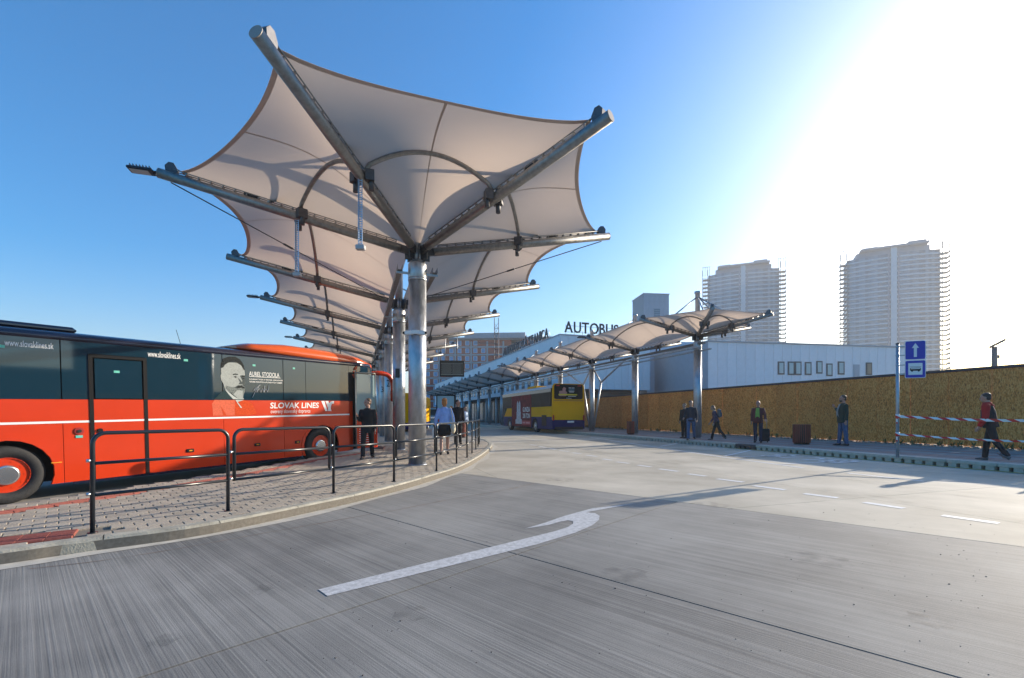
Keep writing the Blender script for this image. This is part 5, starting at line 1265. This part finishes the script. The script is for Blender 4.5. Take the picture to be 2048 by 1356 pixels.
# woman seen from behind
wt, warm, wj, wup, wk = person('woman in pale blue top and black skirt walking away along the railing', at(889, 909, PZ), 1.72, R(186), cloth('pale_blue', (.28, .42, .78)), blk, shoe_b, (.42, .15, .035), swing=(.12, -.14), knee=(.02, .12), arms=((-.1, .32, .35), (-.12, .28, .3)), skirt=True, longhair=.4, coat=-.03)
wl = Vector(wt.location); WRz = Matrix.Rotation(wt.rotation_euler[2], 3, 'Z')
def carried(name, label, cat, p): return thing(name, label, cat, wl+WRz @ p, wt.rotation_euler[2])
bag = carried('shoulder_bag', 'cream shoulder bag hanging at the hip of the woman in blue', 'bag', Vector((-.27, .06, .86)))
b = MB().ell((0, 0, -.05), (.075, .15, .17), 14, 10).build('pouch', cloth('cream', (.62, .56, .42)), bag); MB().tube(catmull([Vector(p) for p in ((0, -.1, .08), (.03, -.05, .42), (.09, .0, .60), (.04, .06, .40), (0, .1, .08))], 5), .012, 6).build('strap', cloth('cream', (.62, .56, .42)), bag)
tote = carried('tote_bag', 'white tote bag carried on the other arm of the woman in blue', 'bag', Vector((.30, -.10, .70)))
b = MB().loft([[(x*sx_, y*sy_, z) for x, y in ((-1, -1), (1, -1), (1, 1), (-1, 1))] for z, sx_, sy_ in ((-.22, .05, .13), (0, .075, .17), (.16, .04, .16))], sm=False).build('pouch', cloth('white', (.70, .70, .68)), tote); MB().tube(catmull([Vector(p) for p in ((0, -.08, .15), (-.02, -.04, .36), (-.02, .04, .36), (0, .08, .15))], 5), .01, 6).build('handle', cloth('white', (.7, .7, .68)), tote)
# waiting and walking people further down the island
person('person in dark coat standing behind the railing before the poster case', (-2.26, 19.2, PZ), 1.84, R(20), cloth('dark_coat', (.016, .012, .014)), blk, shoe_b, (.02, .015, .012), arms=((.3, .15, .7), (.1, .15, .2)), coat=.2, headturn=R(30))
person('person in light blue shirt standing by the far island columns', (-2.72, 26.6, PZ), 1.70, R(60), cloth('light_shirt', (.42, .52, .66)), djean, shoe_b, (.10, .06, .04))
person('person in blue standing on the platform kerb past the front of the bus', tuple(W(15.2, 47.6, RZ)), 1.72, R(-30), cloth('royal_blue', (.05, .10, .42)), cloth('blue_trousers', (.04, .06, .24)), shoe_b, (.2, .08, .03), longhair=.5)
person('person in pink top standing far behind the second island column', (-9.4, 50, PZ), 1.7, 0, cloth('pink', (.5, .12, .2)), djean, shoe_b, (.05, .03, .02))
# fence platform
person('person in navy jumper and blue jeans strolling past the end column', at(1382, 880, RZ), 1.82, R(-30), cloth('navy', (.012, .018, .032)), jean, shoe_b, (.06, .045, .035), swing=(.22, -.25), knee=(.05, .15), arms=((.1, .25, .9), (-.1, .2, .5)), headturn=R(35), bald=False, coat=.02)
person('person all in black standing behind the strolling one in jeans', (8.62, 23.0, RZ), 1.72, R(-60), blk, blk, shoe_b, (.02, .015, .012))
pb_, parm, pj, pup, pk = person('woman in purple check shirt with backpack walking with bowed head', at(1433, 880, RZ), 1.62, R(-110), mat('cloth_check', (.035, .025, .05), .85, 0, 0, 9, col2=(.10, .065, .11), detail=0), blk, shoe_w, (.16, .09, .05), swing=(.28, -.35), knee=(.05, .3), arms=((.25, .12, .4), (.05, .15, .3)), lean=R(14), headtilt=R(22), longhair=.3)
M_ = Matrix.Rotation(pb_.rotation_euler[2], 3, 'Z')
bp2 = thing('backpack', 'grey backpack on the back of the bowed woman in check shirt', 'backpack', Vector(pb_.location)+M_ @ (pup(Vector((0, .20, 1.22)))), pb_.rotation_euler[2])
b = MB().box((0, 0, 0), (.28, .16, .42), ch=.06).build('pack', cloth('grey_pack', (.12, .12, .13)), bp2)
MB().box((0, .095, -.06), (.2, .05, .2), ch=.02).build('pocket', cloth('grey_pack', (.12, .12, .13)), bp2)
person('person in maroon jacket over lime green shirt waiting with a suitcase', at(1516, 885, RZ), 1.74, R(-34), cloth('maroon', (.10, .018, .022)), djean, shoe_b, (.5, .5, .5), skin=skin2, arms=((.1, .12, .15), (.3, .28, .5)), belly=.05, broad=1.08, bald=True, shirt=cloth('lime', (.20, .34, .06)), headturn=R(-20), coat=.04)
sc2 = G(1527, 885, RZ); su = thing('suitcase', 'black trolley suitcase standing beside the person in maroon', 'suitcase', (sc2.x+.03, sc2.y-.02, RZ), R(-10))
MB().box((0, 0, .32), (.36, .22, .52), ch=.03).build('shell', blk, su)
for sx in (-.11, .11): MB().tube([(sx, .06, .56), (sx, .06, 1.0)], .008, 6).build('handle_rod', galv, su); MB().tube([(sx*1.2-.01, .06, .035), (sx*1.2+.01, .06, .035)], .035, 12).build('wheel', rubber, su)
MB().tube([(-.12, .06, 1.0), (.12, .06, 1.0)], .014, 8).build('grip', trim, su)
person('bearded person in dark green jacket and blue jeans standing right of the litter bin', at(1686, 891, RZ), 1.88, R(-104), cloth('dark_green', (.012, .035, .026)), jean, shoe_b, (.09, .045, .025), skin=skin2, swing=(.1, -.08), arms=((.1, .12, 2.5), (-.05, .12, .15)), broad=1.12, belly=.03, beard=(.14, .07, .04), coat=.06, shirt=cloth('pale_shirt', (.3, .3, .3)))
rp2, rarm, rj, rup, rk = person('person in red sleeved black jacket walking behind the barrier tape', at(1982, 921, RZ), 1.70, R(-148), cloth('black_vest', (.014, .014, .017)), blk, shoe_w, (.035, .025, .02), swing=(.22, -.24), knee=(.12, .34), arms=((.12, .1, .55), (.1, .1, .4)), lean=R(8), broad=1.08, belly=.03, headtilt=R(6))
rd = cloth('red_sleeve', (.45, .012, .012))
for s_ in (-1, 1):
    sh, e_, wr, d2 = rarm[s_]; q = MB().tube([sh+(sh-e_)*.25, sh, (sh+e_)/2, e_, (e_+wr)/2, wr-d2*.0], [.07, .088, .076, .068, .06, .052], 12).build('sleeve', rd, rp2); smooth_mod(q, .016, 3)
q = MB().tube([rup(Vector((0, .0, 1.42))*rk), rup(Vector((0, .0, 1.52))*rk)], [.12*rk, .082*rk], 16).build('collar', rd, rp2)
# ------------------------------------------------------------------ haze
HAZE = .0006
if HAZE:
    hz = MB().box((0, 720, 60.5), (3010, 1570, 125)).build('haze', None, kind='stuff')
    hz.data.materials.clear(); m = bpy.data.materials.new('haze_air'); m.use_nodes = True; n = m.node_tree; n.nodes.clear()
    o = n.nodes.new('ShaderNodeOutputMaterial'); v = n.nodes.new('ShaderNodeVolumePrincipled'); v.inputs['Density'].default_value = HAZE; v.inputs['Color'].default_value = (.93, .96, 1, 1); v.inputs['Anisotropy'].default_value = .2
    n.links.new(v.outputs[0], o.inputs['Volume']); hz.data.materials.append(m)
